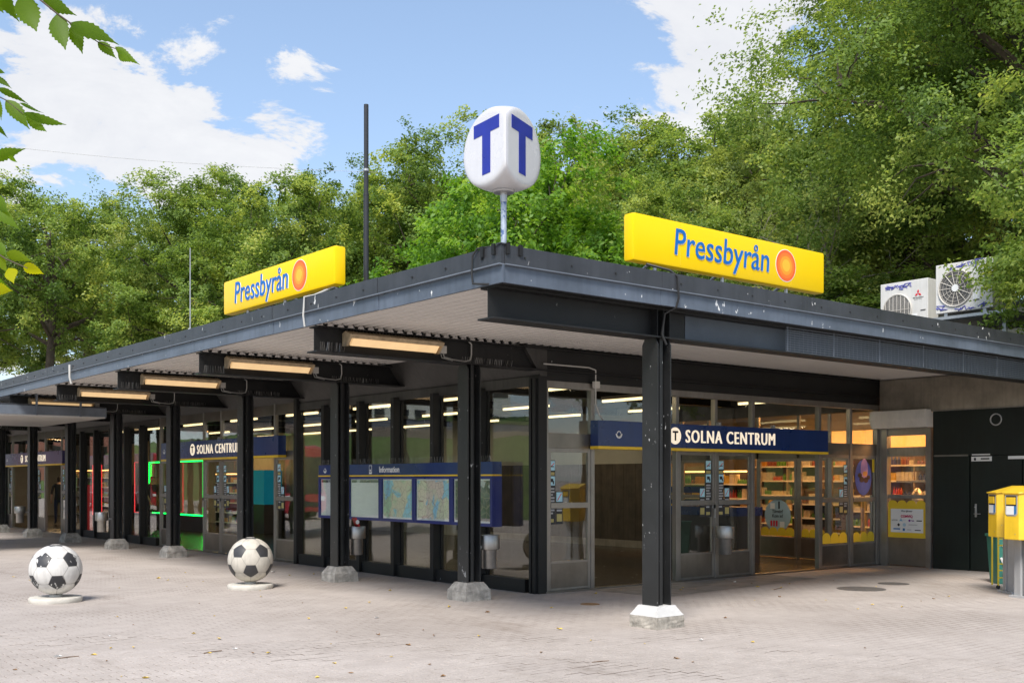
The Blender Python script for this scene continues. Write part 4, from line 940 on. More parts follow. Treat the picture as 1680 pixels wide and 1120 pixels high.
# conduits on the fascia and the wall head
def cable(label, pts, r, mt='cable_grey', name='conduit'):
    m = MB(); m.tube(pts, r, 6); o = m.build(name, mt, None, smooth=True); tag(o, label, 'cable'); return o
cable('grey cable clipped over the long side fascia beside the yellow sign', [(6.75, 11.9, 4.05), (6.6, 12.15, 3.96), (6.485, 12.2, 3.93), (6.475, 12.2, 3.76), (6.47, 12.2, 3.70), (6.49, 12.2, 3.56)], .012)
cable('black cable hanging over the short side fascia at the white footed column', [(8.75, 8.5, 4.05), (8.92, 8.3, 3.97), (8.98, 8.24, 3.90), (8.99, 8.235, 3.66), (8.99, 8.27, 3.57), (8.92, 8.38, 3.50), (8.90, 8.40, 3.27), (8.96, 8.39, 3.16)], .014, 'cable_black')
cable('thin pale conduit along the black head beam to the name sign', [(10.22, 11.98, 3.33), (11.1, 11.97, 3.33), (11.24, 11.97, 3.30), (11.25, 11.98, 3.10), (11.25, 11.98, 2.78), (11.33, 11.98, 2.62), (11.4, 11.98, 2.56)], .011)
cable('grey drain pipe dropping from the long fascia beside the canopy rods', [(6.47, 21.6, 3.86), (6.47, 21.6, 3.62), (6.5, 21.6, 3.5)], .022, 'box_grey')
m = MB(); m.box(11.20, 11.30, 11.94, 12.0, 3.03, 3.13); tag(m.build('junction_box', 'box_grey', None), 'small grey junction box at the top of the end door frame', 'box')
# information board
T = thing('information_board', 'long blue information board with timetables and maps on the long glass wall', 'notice board', (9.98, 15.4, .95))
Y0, Y1, xf = 12.78, 18.07, 9.90
MB().box(xf, 10.08, Y0, Y1, 1.735, 1.925).build('header', 'navy', T, bevel=.004); MB().box(xf - .004, 10.08, Y0, Y1, 1.712, 1.735).build('yellow_strip', 'line_yellow', T); MB().box(xf + .05, 10.08, Y0, Y1, .95, 1.71).build('back_box', 'navy_frame', T)
q = MB(); text(q, 'info', .105, (xf - .004, 15.70 - .08, 1.83), -EY, EZ, width=.62); q.build('lettering', 'letter_white', T)
q = MB(); m_ = [(xf - .003, 16.20, 1.83)]; q.obox((xf - .003, 16.22, 1.83), (EY, EZ, EX), .045, .075, .002); q.build('bus_symbol', 'letter_white', T); q = MB(); q.obox((xf - .006, 16.22, 1.84), (EY, EZ, EX), .034, .055, .001); q.build('bus_symbol_inner', 'navy', T); q = MB(); q.obox((xf - .008, 16.22, 1.815), (EY, EZ, EX), .02, .016, .001); q.build('bus_symbol_mark', 'letter_white', T)
w, b = MB(), MB(); emblem(w, b, (xf - .001, 17.82, 1.83), -EY, .055, 0); w.build('emblem', 'letter_white', T); b.build('emblem_centre', 'navy', T)
edges = [18.07, 16.98, 15.91, 14.88, 13.83, 12.78]
for i, mm in enumerate(('timetable', 'timetable', 'map_region', 'map_city', 'map_aerial')):
    a, b_ = edges[i + 1] + .004, edges[i] - .004; m = MB(); w_ = .045
    m.box(xf - .006, xf + .05, a, a + w_, .955, 1.705); m.box(xf - .006, xf + .05, b_ - w_, b_, .955, 1.705); m.box(xf - .006, xf + .05, a + w_, b_ - w_, .955, 1.0); m.box(xf - .006, xf + .05, a + w_, b_ - w_, 1.665, 1.705)
    fr = m.build('panel_frame', 'navy_frame', T, bevel=.004)
    MB().box(xf + .030, xf + .045, a + w_, b_ - w_, 1.0, 1.665).build('sheet_border', 'paper', fr)
    MB().box(xf + .024, xf + .030, a + w_ + .03, b_ - w_ - .03, 1.03, 1.60 if i < 2 else 1.64).build('printed_sheet', mm, fr)
    if i < 2:
        MB().box(xf + .024, xf + .030, a + w_ + .03, b_ - w_ - .03, 1.605, 1.65).build('photo_strip', 'map_aerial', fr)
    MB().box(xf + .008, xf + .011, a + w_, b_ - w_, 1.0, 1.665).build('pane', 'glass', fr)
for y in (13.36, 14.6, 15.79, 16.93): MB().box(10.05, 10.10, y - .03, y + .03, 1.0, 1.9).build('bracket', 'black_steel', T)
m = MB()
for i in range(150): y = Y0 + .03 + i * .035; m.tube([(xf + .04, y, 1.925), (xf + .04 + random.uniform(-.03, .03), y + random.uniform(-.02, .02), 2.02)], .0015, 3)
m.build('bird_spike', 'spike', T)
# bins
def bin_(label, x, y, zt, full=False, group='steel litter bins'):
    T = thing('litter_bin', label, 'litter bin', (x, y, zt - .47), group)
    MB().lathe([(.085, -.46), (.095, -.468), (.105, -.455), (.105, -.21), (.108, -.205)], (x, y, zt), 26).build('lower_drum', 'bin_steel', T, smooth=True)
    MB().lathe([(.108, -.205), (.145, -.20), (.15, -.19), (.15, -.005), (.146, 0), (.138, -.003), (.136, -.12), (.02, -.13)], (x, y, zt), 30).build('upper_drum', 'bin_steel', T, smooth=True)
    return T
B1 = bin_('steel litter bin on the column beside the map end of the information board', 9.27, 12.04, .885)
MB().box(9.06, 9.16, 12.02, 12.06, .70, .74).build('bracket', 'galvanised', B1)
B2 = bin_('steel litter bin on the column with red packaging sticking out', 9.26, 15.62, .885); MB().box(9.06, 9.16, 15.6, 15.64, .70, .74).build('bracket', 'galvanised', B2)
B3 = bin_('steel litter bin fixed to the double door mullion under the name sign', 14.06, 11.85, .885); MB().box(14.04, 14.08, 11.97, 12.04, .7, .74).build('bracket', 'galvanised', B3)
B4 = bin_('steel litter bin on the column beside the neon window', 8.62, 26.32, .885); MB().box(8.74, 8.86, 26.30, 26.34, .7, .74).build('bracket', 'galvanised', B4)
B5 = bin_('steel litter bin on the column by the far doors', 8.62, 33.42, .885); MB().box(8.74, 8.86, 33.40, 33.44, .7, .74).build('bracket', 'galvanised', B5)
m = MB(); m.obox((9.25, 15.60, .93), (Vector((.9, 0, .43)).normalized(), EY, Vector((-.43, 0, .9)).normalized()), .012, .06, .11); q = m.build('food_carton', 'can_red', None); tag(q, 'crumpled red and white food carton standing in a litter bin', 'carton')
m = MB(); disc(m, (9.23, 15.535, .96), EX, EZ, .035, .002, 14); m.build('carton_mark', 'label_white', q)
# hatch poster
T = thing('service_poster', 'yellow scalloped poster with white panel of service logos on the shop hatch', 'poster', (XE - .03, 11.45, .55)); ex = -EY
m = MB(); n_ = 4; y0, y1, zb, zt = 11.06, 11.85, .55, 1.19; pts = [Vector((XE - .03, y0, zb)), Vector((XE - .03, y1, zb))]
wd = (y1 - y0) / n_
for i in range(n_):
    for k in range(9):
        t = math.pi * k / 8; pts.append(Vector((XE - .03, y1 - (i + .5) * wd + math.cos(t) * wd / 2 * .98, zt + math.sin(t) * .075)))
m.prism(pts[::-1], (0, 0, 0), (-.003, 0, 0)); m.build('sheet', 'decal_yellow', T)
m = MB(); m.box(XE - .036, XE - .0335, 11.11, 11.79, .65, 1.10); m.build('white_panel', 'label_white', T)
xx = XE - .040
for key, mm, h, y, z, w_ in (('tja', 'letter_black', .05, 11.45, 1.055, .24), ('comviq', 'logo_magenta', .06, 11.45, .955, .25), ('lyca', 'letter_black', .028, 11.70, .885, .12), ('telenor', 'logo_pale', .022, 11.50, .882, .07), ('telia', 'logo_purple', .028, 11.325, .878, .06)):
    q = MB(); text(q, key, h, (xx, y, z), ex, EZ, width=w_); q.build('lettering', mm, T)
def chip(mm, y, z, a, b, name='logo'):
    q = MB(); q.obox((xx, y, z), (ex, EZ, ex.cross(EZ)), a, b, .001); q.build(name, mm, T)
for s_ in range(3):
    q = MB(); t = R(90 + 120 * s_); d_ = ex * math.cos(t) + EZ * math.sin(t); q.obox(Vector((xx, 11.57, .885)) + d_ * .016, (d_, d_.cross(ex.cross(EZ)), ex.cross(EZ)), .018, .007, .001); q.build('logo', 'logo_sky', T)
q = MB(); disc(q, (xx, 11.39, .88), ex, EZ, .022, .002, 14); q.build('logo', 'logo_purple', T)
q = MB(); disc(q, (xx, 11.50, .795), ex, EZ, .034, .002, 16); q.build('logo', 'logo_pale', T)
q = MB(); q.obox((xx, 11.62, .795), ((ex + EZ).normalized(), (EZ - ex).normalized(), ex.cross(EZ)), .022, .022, .001); q.build('logo', 'letter_black', T)
chip('sticker_grey', 11.32, .80, .09, .006); chip('letter_black', 11.19, .878, .055, .010); chip('label_blue', 11.66, .715, .07, .012); chip('label_blue', 11.51, .705, .022, .024); chip('sticker_grey', 11.40, .705, .045, .006); chip('letter_black', 11.22, .70, .06, .008)
# picture poster in the end window
T = thing('window_poster', 'blue poster with a pink oval and dark shapes in the end shop window', 'poster', (18.4, YW - .04, 1.36))
m = MB(); WR(m, 18.06, 18.66, .032, .036, 1.36, 2.05); m.build('sheet', 'poster_brown', T)
m = MB(); disc(m, pt(WR, 18.36, .037, 1.70), EX, EZ, .27, .002, 28, .34); m.build('print', 'poster_blue', T)
m = MB(); disc(m, pt(WR, 18.39, .040, 1.86), EX, EZ, .12, .001, 24, .20); m.build('print', 'poster_pink', T)
m = MB(); disc(m, pt(WR, 18.41, .042, 1.77), EX, EZ, .08, .001, 18, .05); m.build('print', 'poster_orange', T)
m = MB()
for a, b, r_ in ((18.24, 1.74, .07), (18.30, 1.66, .08), (18.44, 1.65, .08), (18.52, 1.70, .06)): disc(m, pt(WR, a, .041, b), EX, EZ, r_, .001, 14, r_ * .7)
m.build('print', 'poster_brown', T)
m = MB(); WR(m, 18.55, 18.76, .030, .0315, 1.80, 2.05); m.build('yellow_note', 'decal_yellow', T)
# low hung canopy towards the bus stops
T = thing('walkway_canopy', 'low grey flat canopy hung on rods in front of the far doors', 'canopy', (3.0, 28.5, 3.1))
MB().box(-3.0, 8.60, 26.0, 31.2, 3.10, 3.13).build('soffit', 'soffit', T); MB().box(-3.0, 8.60, 25.99, 31.2, 3.27, 3.37).build('deck', 'fascia_upper', T); MB().box(-3.0, 8.62, 25.97, 25.99, 3.13, 3.33).build('edge_band', 'fascia_lip', T); MB().box(8.60, 8.62, 25.99, 31.2, 3.11, 3.35).build('edge_band', 'fascia_lip', T)
for x in (8.02, 7.05, 4.6, 2.2): MB().box(x - .022, x + .022, 25.93, 25.968, 3.12, 3.60 if x > 6.4 else 3.42).build('hanger', 'fascia_lip', T)
for x in (4.6, 0.5, -2.5): MB().lathe([(.06, 0), (.06, 3.1)], (x, 30.5, 0), 12).build('post', 'column_steel', T, smooth=True)
# air conditioners on the roof
def ac(label, x, y0, w, z0, h, dep, radial, graffiti_):
    T = thing('air_conditioner', label, 'air conditioner', (x, y0 + w / 2, z0)); yc = y0 + w * .64; zc = z0 + h * .48; r = min(w * .30, h * .37)
    MB().box(x, x + dep, y0, y0 + w, z0, z0 + h).build('casing', 'ac_white', T, bevel=.012)
    q = MB(); disc(q, (x - .001, yc, zc), -EY, EZ, r, .004, 36); q.build('fan_opening', 'ac_dark', T)
    q = MB(); n = 40; pts = [Vector((x - .012, yc + r * math.cos(2 * math.pi * k / n), zc + r * math.sin(2 * math.pi * k / n))) for k in range(n)]; q.tube(pts + [pts[0]], .016, 5, caps=False)
    if radial:
        for k in range(14):
            t = 2 * math.pi * k / 14; q.tube([(x - .02, yc, zc), (x - .014, yc + r * math.cos(t), zc + r * math.sin(t))], .006, 4)
        for rr in (.35, .55, .75, .9):
            pts = [Vector((x - .016, yc + r * rr * math.cos(2 * math.pi * k / 28), zc + r * rr * math.sin(2 * math.pi * k / 28))) for k in range(28)]; q.tube(pts + [pts[0]], .0025, 4, caps=False)
    else:
        for k in range(-3, 4): yy = yc + k * r * .27; hh = math.sqrt(max(0, r * r - (k * r * .27) ** 2)); q.tube([(x - .016, yy, zc - hh), (x - .016, yy, zc + hh)], .006, 4)
        for k in range(-14, 15): zz = zc + k * r / 15; hh = math.sqrt(max(0, r * r - (zz - zc) ** 2)); q.tube([(x - .013, yc - hh, zz), (x - .013, yc + hh, zz)], .0028, 3)
        q.tube([(x - .018, yc - r, zc), (x - .018, yc + r, zc)], .006, 4)
    q.build('grille', 'ac_grille', T)
    if radial: q = MB(); disc(q, (x - .02, yc, zc), -EY, EZ, r * .2, .008, 24); q.build('hub', 'label_white', T)
    q = MB(); rr = random.Random(3 if radial else 5)
    for i in range(graffiti_):                          # scrawl across the casing
        zz = z0 + h * (.90 if i % 2 or not radial else .07) + rr.uniform(-.03, .04); yy = y0 + w * rr.uniform(.12 if radial else .40, .95); pts = []
        for k in range(6): pts.append((x - .003, yy + rr.uniform(-.09, .09), zz + rr.uniform(-.04, .05)))
        q.tube(pts, .008, 4)
    q.build('graffiti', 'graffiti', T)
    if not radial:
        ym = y0 + w * .20; zm = z0 + h * .74
        for k in range(3):
            t = R(90 + 120 * k); d_ = -EY * math.cos(t) + EZ * math.sin(t); e_ = -EY * -math.sin(t) + EZ * math.cos(t); q = MB(); cc = Vector((x - .003, ym, zm)); s_ = .042
            q.prism([cc, cc + d_ * s_ * .87 + e_ * s_ * .5, cc + d_ * s_ * 1.74, cc + d_ * s_ * .87 - e_ * s_ * .5], (0, 0, 0), (-.003, 0, 0)); q.build('logo_diamond', 'logo_red', T)
        q = MB(); text(q, 'mits', .022, (x - .004, ym, zm - .075), -EY, EZ, width=.21); text(q, 'elec', .014, (x - .004, ym, zm - .105), -EY, EZ, width=.16); q.build('logo_lettering', 'letter_black', T)
    for (yy, zz) in ((.12, .42), (.30, .18)): MB().box(x - .006, x, y0 + w * yy - .07, y0 + w * yy + .03, z0 + h * zz, z0 + h * zz + .02).build('louvre_slot', 'ac_dark', T)
    MB().box(x - .004, x, y0 + w * .22, y0 + w * .34, z0 + h * .2, z0 + h * .38).build('rating_label', 'label_white', T)
    for s in (.12, .8): MB().box(x + .02, x + dep - .02, y0 + w * s, y0 + w * s + .06, z0 - .08, z0).build('foot', 'galvanised', T)
    return T
ac('cream outdoor air conditioner with red three diamond logo on the roof', 18.5, 10.8, .98, 4.35, 1.02, .36, False, 7)
ac('cream outdoor air conditioner covered in blue scribbles with spoked fan grille', 17.55, 9.08, 1.02, 4.52, .84, .34, True, 16)
T = thing('roof_platform', 'dark raised plant platform with pale rail under the air conditioners', 'platform', (18.2, 10.2, 3.9))
MB().box(17.4, 19.2, 8.75, 10.2, 4.36, 4.43).build('deck', 'fascia_upper', T); MB().box(17.36, 17.42, 8.7, 10.2, 4.38, 4.43).build('rail', 'galvanised', T); MB().box(18.3, 19.2, 10.6, 12.0, 4.2, 4.27).build('deck', 'fascia_upper', T)
for (a, b) in ((17.6, 8.9), (19.0, 8.9), (17.6, 10.0), (19.0, 10.0), (18.5, 11.0), (18.5, 11.8)): MB().box(a - .03, a + .03, b - .03, b + .03, 3.9, 4.36 if b < 10.5 else 4.2).build('leg', 'galvanised', T)
cable('pale pipe run on the roof beside the air conditioners', [(18.7, 11.75, 4.62), (18.7, 13.2, 4.55), (18.7, 15.0, 4.3), (18.6, 15.5, 3.95)], .03, 'galvanised', 'pipe')
T = thing('plant_room', 'beige rendered plant room behind the air conditioners on the roof', 'roof structure', (22.5, 10, 3.9)); MB().box(20.6, 24.0, 8.7, 12.5, 3.9, 5.0).build('wall', 'cream_wall', T); MB().box(20.5, 24.1, 8.6, 12.6, 5.0, 5.06).build('roof', 'roof_felt', T)
# ================================================================== SQUARE: footballs, post boxes, litter
def football(label, loc, face, wm, bmn, group='football bollards', proto=None):
    Rb = .34; T = thing('football_bollard', label, 'bollard', loc, group); x, y, z = loc; C = Vector((x, y, .095 + Rb))
    V = [Vector((0, 0, 1))] + [Vector((2 / 5 ** .5 * math.cos(R(72 * k)), 2 / 5 ** .5 * math.sin(R(72 * k)), 1 / 5 ** .5)) for k in range(5)]
    V += [-v for v in V[:6]]
    rot = Matrix.Rotation(face - math.atan2(V[7].y, V[7].x), 3, 'Z'); V = [rot @ v for v in V]
    el = min((V[0] - V[i]).length for i in range(1, 12)); N = [[j for j in range(12) if j != i and (V[i] - V[j]).length < el * 1.05] for i in range(12)]
    def patch(poly, mt, name):
        c = sum(poly, Vector()) / len(poly); m = MB(); n = 5
        poly = [c + (p - c) * .975 for p in poly]
        for i in range(len(poly)):
            a, b = poly[i], poly[(i + 1) % len(poly)]; idx = {}
            vs_ = []
            for u in range(n + 1):
                for w in range(n + 1 - u):
                    p = c + (a - c) * (u / n) + (b - c) * (w / n); idx[(u, w)] = len(vs_); e = (u + w == n)
                    vs_.append(C + p.normalized() * (Rb * (.9955 if e else 1.0)))
            fs = []
            for u in range(n):
                for w in range(n - u):
                    fs.append((idx[(u, w)], idx[(u + 1, w)], idx[(u, w + 1)]))
                    if u + w < n - 1: fs.append((idx[(u + 1, w)], idx[(u + 1, w + 1)], idx[(u, w + 1)]))
            m.add(vs_, fs)
        return m.build(name, mt, T, smooth=True)
    for i in range(12):
        nb_ = N[i]; ax = V[i]; r0 = (V[nb_[0]] - V[i]); e1 = (r0 - ax * r0.dot(ax)).normalized(); e2 = ax.cross(e1)
        nb_ = sorted(nb_, key=lambda j: math.atan2((V[j] - V[i]).dot(e2), (V[j] - V[i]).dot(e1)))
        patch([V[i] + (V[j] - V[i]) / 3 for j in nb_], bmn, 'pentagon_panel')
    for a in range(12):
        for b in N[a]:
            for c in N[a]:
                if a < b < c and c in N[b]:
                    P, Q, S = V[a], V[b], V[c]
                    if (Q - P).cross(S - P).dot(P) < 0: Q, S = S, Q
                    patch([P + (Q - P) / 3, P + (Q - P) * 2 / 3, Q + (S - Q) / 3, Q + (S - Q) * 2 / 3, S + (P - S) / 3, S + (P - S) * 2 / 3], wm, 'hexagon_panel')
    prof = [(Rb * .991 * math.sin(math.pi * k / 24), -Rb * .991 * math.cos(math.pi * k / 24)) for k in range(1, 24)]
    MB().lathe(prof, tuple(C), 36).build('core', 'ball_seam', T, smooth=True)
    MB().lathe([(.09, .065), (.075, .115)], (x, y, 0), 20).build('stem', 'ball_base', T, smooth=True)
    prof = [(.335, -.01), (.34, .01), (.345, .05), (.335, .068), (.25, .072)]
    b = MB().lathe(prof, (x, y, 0), 40).build('base_disc', 'ball_base', T, smooth=True)
    for v in b.data.vertices:
        if v.co.z < .03: k = 1 + random.uniform(-.015, .01); v.co.x *= k; v.co.y *= k; v.co.z += random.uniform(0, .006)
    MB().lathe([(.07, .336), (.05, .343), (.02, .344)], tuple(C), 18).build('top_plug', 'concrete_ped', T, smooth=True)
p1 = on_ground(91.5, 986.5); p2 = on_ground(411, 964.5)
football('concrete football bollard with badly flaked black panels, whiter paint, standing alone', (p1.x, p1.y, 0), math.atan2(-p1.y, -p1.x) + R(4), 'ball_white', 'ball_black')
football('cream concrete football bollard with nearly whole black panels, before the doorway column', (p2.x, p2.y, 0), math.atan2(-p2.y, -p2.x) + R(1), 'ball_white_old', 'ball_black_b')
def cam_xy(px, d): v = at_depth(px, HOR, d); return v.x, v.y
def post_box(label, px, d, turn):
    x, y = cam_xy(px, d); T = thing('post_box', label, 'post box', (x, y, 0), 'yellow post boxes'); T.rotation_euler.z = 0
    a = math.atan2(-y, -x) + turn; fx = Vector((math.cos(a), math.sin(a), 0)); sx = Vector((-fx.y, fx.x, 0)); O = Vector((x, y, 0))
    def L(u, v, z): return O + sx * u + fx * v + EZ * z
    pl_ = [(-.12, .21), (.12, .21), (.225, .10), (.225, -.2), (-.225, -.2), (-.225, .10)]
    m = MB(); m.prism([L(u, v, .82) for u, v in pl_][::-1], (0, 0, 0), (0, 0, .66)); m.build('body', 'post_yellow', T, bevel=.012)
    m = MB(); n = len(pl_); V = [L(u * 1.1, v * 1.12, 1.482 - v * .05) for u, v in pl_] + [L(u * 1.06, v * 1.08, 1.512 - v * .28) for u, v in pl_]
    m.add(V, [list(range(n)), list(range(2 * n - 1, n - 1, -1))] + [(i, n + i, n + (i + 1) % n, (i + 1) % n) for i in range(n)]); m.build('lid', 'post_yellow', T, bevel=.006)
    m = MB(); m.prism([L(-.10, .211, 1.18), L(-.07, .211, 1.15), L(.07, .211, 1.15), L(.10, .211, 1.18), L(.10, .211, 1.44), L(-.10, .211, 1.44)], (0, 0, 0), fx * .003); m.build('slot_surround', 'post_grey', T)
    m = MB(); m.prism([L(-.085, .2145, 1.19), L(.085, .2145, 1.19), L(.085, .2145, 1.43), L(-.085, .2145, 1.43)], (0, 0, 0), fx * .002); m.build('slot', 'recess_dark', T)
    m = MB(); m.prism([L(-.075, .217, 1.31), L(.075, .217, 1.31), L(.075, .217, 1.41), L(-.075, .217, 1.41)], (0, 0, 0), fx * .012); m.build('flap', 'post_yellow', T, bevel=.004)
    m = MB(); m.prism([L(-.08, .217, 1.17), L(.05, .217, 1.17), L(.05, .217, 1.29), L(-.08, .217, 1.29)], (0, 0, 0), fx * .004); m.build('collection_label', 'label_white', T)
    m = MB(); m.prism([L(.05, .217, 1.17), L(.085, .217, 1.19), L(.085, .217, 1.29), L(.05, .217, 1.29)], (0, 0, 0), fx * .004); m.build('collection_label', 'label_blue', T)
    m = MB(); m.prism([L(-.17, -.03, 0), L(-.02, -.0, 0), L(-.02, -.2, 0), L(-.17, -.2, 0)][::-1], (0, 0, 0), (0, 0, .82)); m.prism([L(.02, .0, 0), L(.17, -.03, 0), L(.17, -.2, 0), L(.02, -.2, 0)][::-1], (0, 0, 0), (0, 0, .82)); m.build('pedestal', 'post_grey', T, bevel=.02)
    m = MB(); m.prism([L(-.2, .03, 0), L(.2, .03, 0), L(.2, -.22, 0), L(-.2, -.22, 0)][::-1], (0, 0, 0), (0, 0, .03)); m.build('foot_plate', 'post_grey', T)
    for u, z in ((.06, .90), (.17, 1.35), (.17, 1.0)):
        m = MB(); disc(m, L(u, .212 if u < .1 else .16, z), -sx, EZ, .007, .004, 8); m.build('lock', 'galvanised', T)
post_box('yellow post box nearer the dark green doors, with the ladder rack behind it', 1651, 15.9, R(-62)); post_box('yellow post box on the outer side of the pair, away from the dark green doors', 1677, 15.2, R(-40))
x, y = cam_xy(1642, 16.5); T = thing('ladder_rack', 'thin bright yellow tubular rack on wheels behind the post boxes', 'rack', (x, y, 0)); d_ = Vector((CY, -SY, 0)); e_ = Vector((SY, CY, 0)); O = Vector((x, y, 0))
for a, b in ((-.04, 0), (.26, 0), (-.07, .14)):
    m = MB(); q = O + d_ * a + e_ * b; m.tube([q + EZ * .05, q + EZ * .95], .014, 8); m.build('upright', 'frame_yellow', T, smooth=True)
for z in (.17, .28, .38, .66, .76): m = MB(); m.tube([O - d_ * .04 + EZ * z, O + d_ * .26 + EZ * z], .011, 6); m.build('rung', 'frame_yellow', T, smooth=True)
for a in (-.04, .26): m = MB(); q = O + d_ * a; m.tube([q + e_ * .012 + EZ * .03, q - e_ * .012 + EZ * .03], .03, 12); m.build('wheel', 'tyre', T, smooth=True)
x, y = cam_xy(1646, 17.4); T = thing('graffiti_bin', 'dark green plastic bin with white graffiti behind the yellow rack', 'bin', (x, y, 0)); O = Vector((x, y, 0)); m = MB(); V = []
for z, k in ((0, .15), (.75, .19)):
    for a, b in ((-1, -1), (1, -1), (1, 1), (-1, 1)): V.append(O + d_ * a * k + e_ * b * k + EZ * z)
m.add(V, [(0, 3, 2, 1), (4, 5, 6, 7), (0, 1, 5, 4), (1, 2, 6, 5), (2, 3, 7, 6), (3, 0, 4, 7)]); m.build('body', 'crate_green', T, bevel=.015)
m = MB(); V = [O + d_ * a * .205 + e_ * b * .205 + EZ * z for z in (.75, .79) for a, b in ((-1, -1), (1, -1), (1, 1), (-1, 1))]; m.add(V, [(0, 3, 2, 1), (4, 5, 6, 7), (0, 1, 5, 4), (1, 2, 6, 5), (2, 3, 7, 6), (3, 0, 4, 7)]); m.build('rim', 'crate_green', T)
m = MB(); rr = random.Random(2)
for pts in (((-.1, .6), (0, .72), (.08, .6), (.05, .45)), ((-.12, .42), (-.05, .25), (.1, .38)), ((-.08, .18), (.03, .1), (.1, .22))): m.tube([O - e_ * .186 + d_ * u + EZ * z for u, z in pts], .02, 5)
tag(m.build('graffiti', 'label_white', T), kind='stuff')
# covers in the paving
for px, py, r_, mt, lb in ((1413, 965.5, .36, 'manhole', 'round dark manhole cover on the square before the shop hatch'), (1466, 957, .24, 'manhole', 'small dark drain cover between the manhole and the shop hatch'), (968, 990.5, .13, 'leaf_brown', 'small rusty round cover between the end door and the white footed column')):
    p = on_ground(px, py); m = MB(); m.lathe([(r_, .0), (r_, .0045), (r_ * .93, .006), (r_ * .9, .0045), (r_ * .3, .005)], (p.x, p.y, 0), 32); q = m.build('manhole_cover', mt, None, smooth=True); tag(q, lb, 'manhole cover')
# fallen leaves, twigs and paper
def fallen(px, py, s, mt, name='fallen_leaf', lb='small yellow leaf lying on the pale paving', gr='fallen leaves on the paving'):
    p = on_ground(px, py); m = MB(); a = random.uniform(0, 6.28); c, s_ = math.cos(a), math.sin(a); prof = [(-1, 0, .2), (-.4, .45, .5), (.3, .42, .9), (1.1, 0, .3), (.3, -.4, .4), (-.4, -.45, .8)]
    V = [(p.x + s * (u * c - w * s_), p.y + s * (u * s_ + w * c), .008 + h * s * random.uniform(.3, .8)) for u, w, h in prof] + [(p.x, p.y, .007)]
    m.add(V, [(6, i, (i + 1) % 6) for i in range(6)]); o = m.build(name, mt, None); tag(o, lb, 'leaf' if 'leaf' in name else 'litter', gr)
for px, py in ((318, 1040), (153.6, 1075), (239, 1113), (359, 1048), (606, 988.6), (567, 998), (506, 1015), (737, 996), (786, 1044), (918, 1032.6), (977, 974), (260, 949), (275, 952), (428, 979), (515, 942), (440, 1072), (640, 969), (475, 944), (1243, 963), (1355, 985), (1480, 996)): fallen(px, py, random.uniform(.028, .045), 'leaf_yellow')
for px, py in ((669.5, 1059), (694, 1034), (888, 1071), (712, 1043), (90, 1029), (1190, 1014), (620, 1042), (415, 1072), (1110, 1081), (800, 1005)): fallen(px, py, random.uniform(.025, .04), 'leaf_brown', lb='small curled brown leaf lying on the paving')
for px, py, s in ((448, 939, .07), (618, 1014, .04), (180, 1044, .03), (385, 1065, .03), (1205, 955, .03), (95, 1078, .04), (1150, 1051, .03)): fallen(px, py, s, 'litter_white', 'paper_scrap', 'small white paper scrap lying on the paving', 'paper scraps on the paving')
for i in range(70):
    px, py = random.uniform(20, 1560), random.choice((random.uniform(930, 1000), random.uniform(960, 1115)))
    if py < 930 + (px > 1000) * 20 + (abs(px - 700) < 250) * 50: continue
    fallen(px, py, random.uniform(.012, .028), random.choice(('leaf_yellow', 'leaf_brown')), lb='tiny leaf fragment lying on the paving', gr='leaf fragments on the paving')
for px, py, L_, a in ((112, 1079, .10, .1), (349, 1070, .10, .2), (1276, 966, .16, .3), (985, 1086, .09, -.2)):
    p = on_ground(px, py); d1 = Vector((math.cos(a), math.sin(a), 0)); m = MB(); m.tube([p - d1 * L_ + EZ * .008, p + EZ * .012, p + d1 * L_ + EZ * .008], .005, 5); o = m.build('twig', 'twig', None); tag(o, 'short brown twig lying flat on the paving', 'twig', 'twigs on the paving')
# ================================================================== TREES
def leaves_mesh(name, pos, nrm_, size, tint, material, aspect=.55):
    n = len(pos); r_ = rng.normal(size=(n, 3)); t = np.cross(nrm_, r_); t /= np.linalg.norm(t, axis=1)[:, None] + 1e-9; b = np.cross(nrm_, t)
    L_ = size[:, None]; W_ = L_ * aspect
    drop = nrm_ * L_ * .18
    V = np.empty((n, 4, 3)); V[:, 0] = pos - t * L_ * .5 - drop; V[:, 1] = pos - b * W_ * .5 + t * L_ * .05; V[:, 2] = pos + t * L_ * .5 - drop; V[:, 3] = pos + b * W_ * .5 + t * L_ * .05
    me = bpy.data.meshes.new(name); me.vertices.add(n * 4); me.vertices.foreach_set('co', V.reshape(-1)); me.loops.add(n * 4); me.loops.foreach_set('vertex_index', np.arange(n * 4, dtype=np.int32))
    me.polygons.add(n); me.polygons.foreach_set('loop_start', np.arange(0, n * 4, 4, dtype=np.int32)); me.polygons.foreach_set('loop_total', np.full(n, 4, dtype=np.int32))
    a = me.attributes.new('tint', 'FLOAT', 'FACE'); a.data.foreach_set('value', np.clip(tint, 0, 1).astype(np.float32)); me.update(calc_edges=True); me.materials.append(MATS[material]); return me
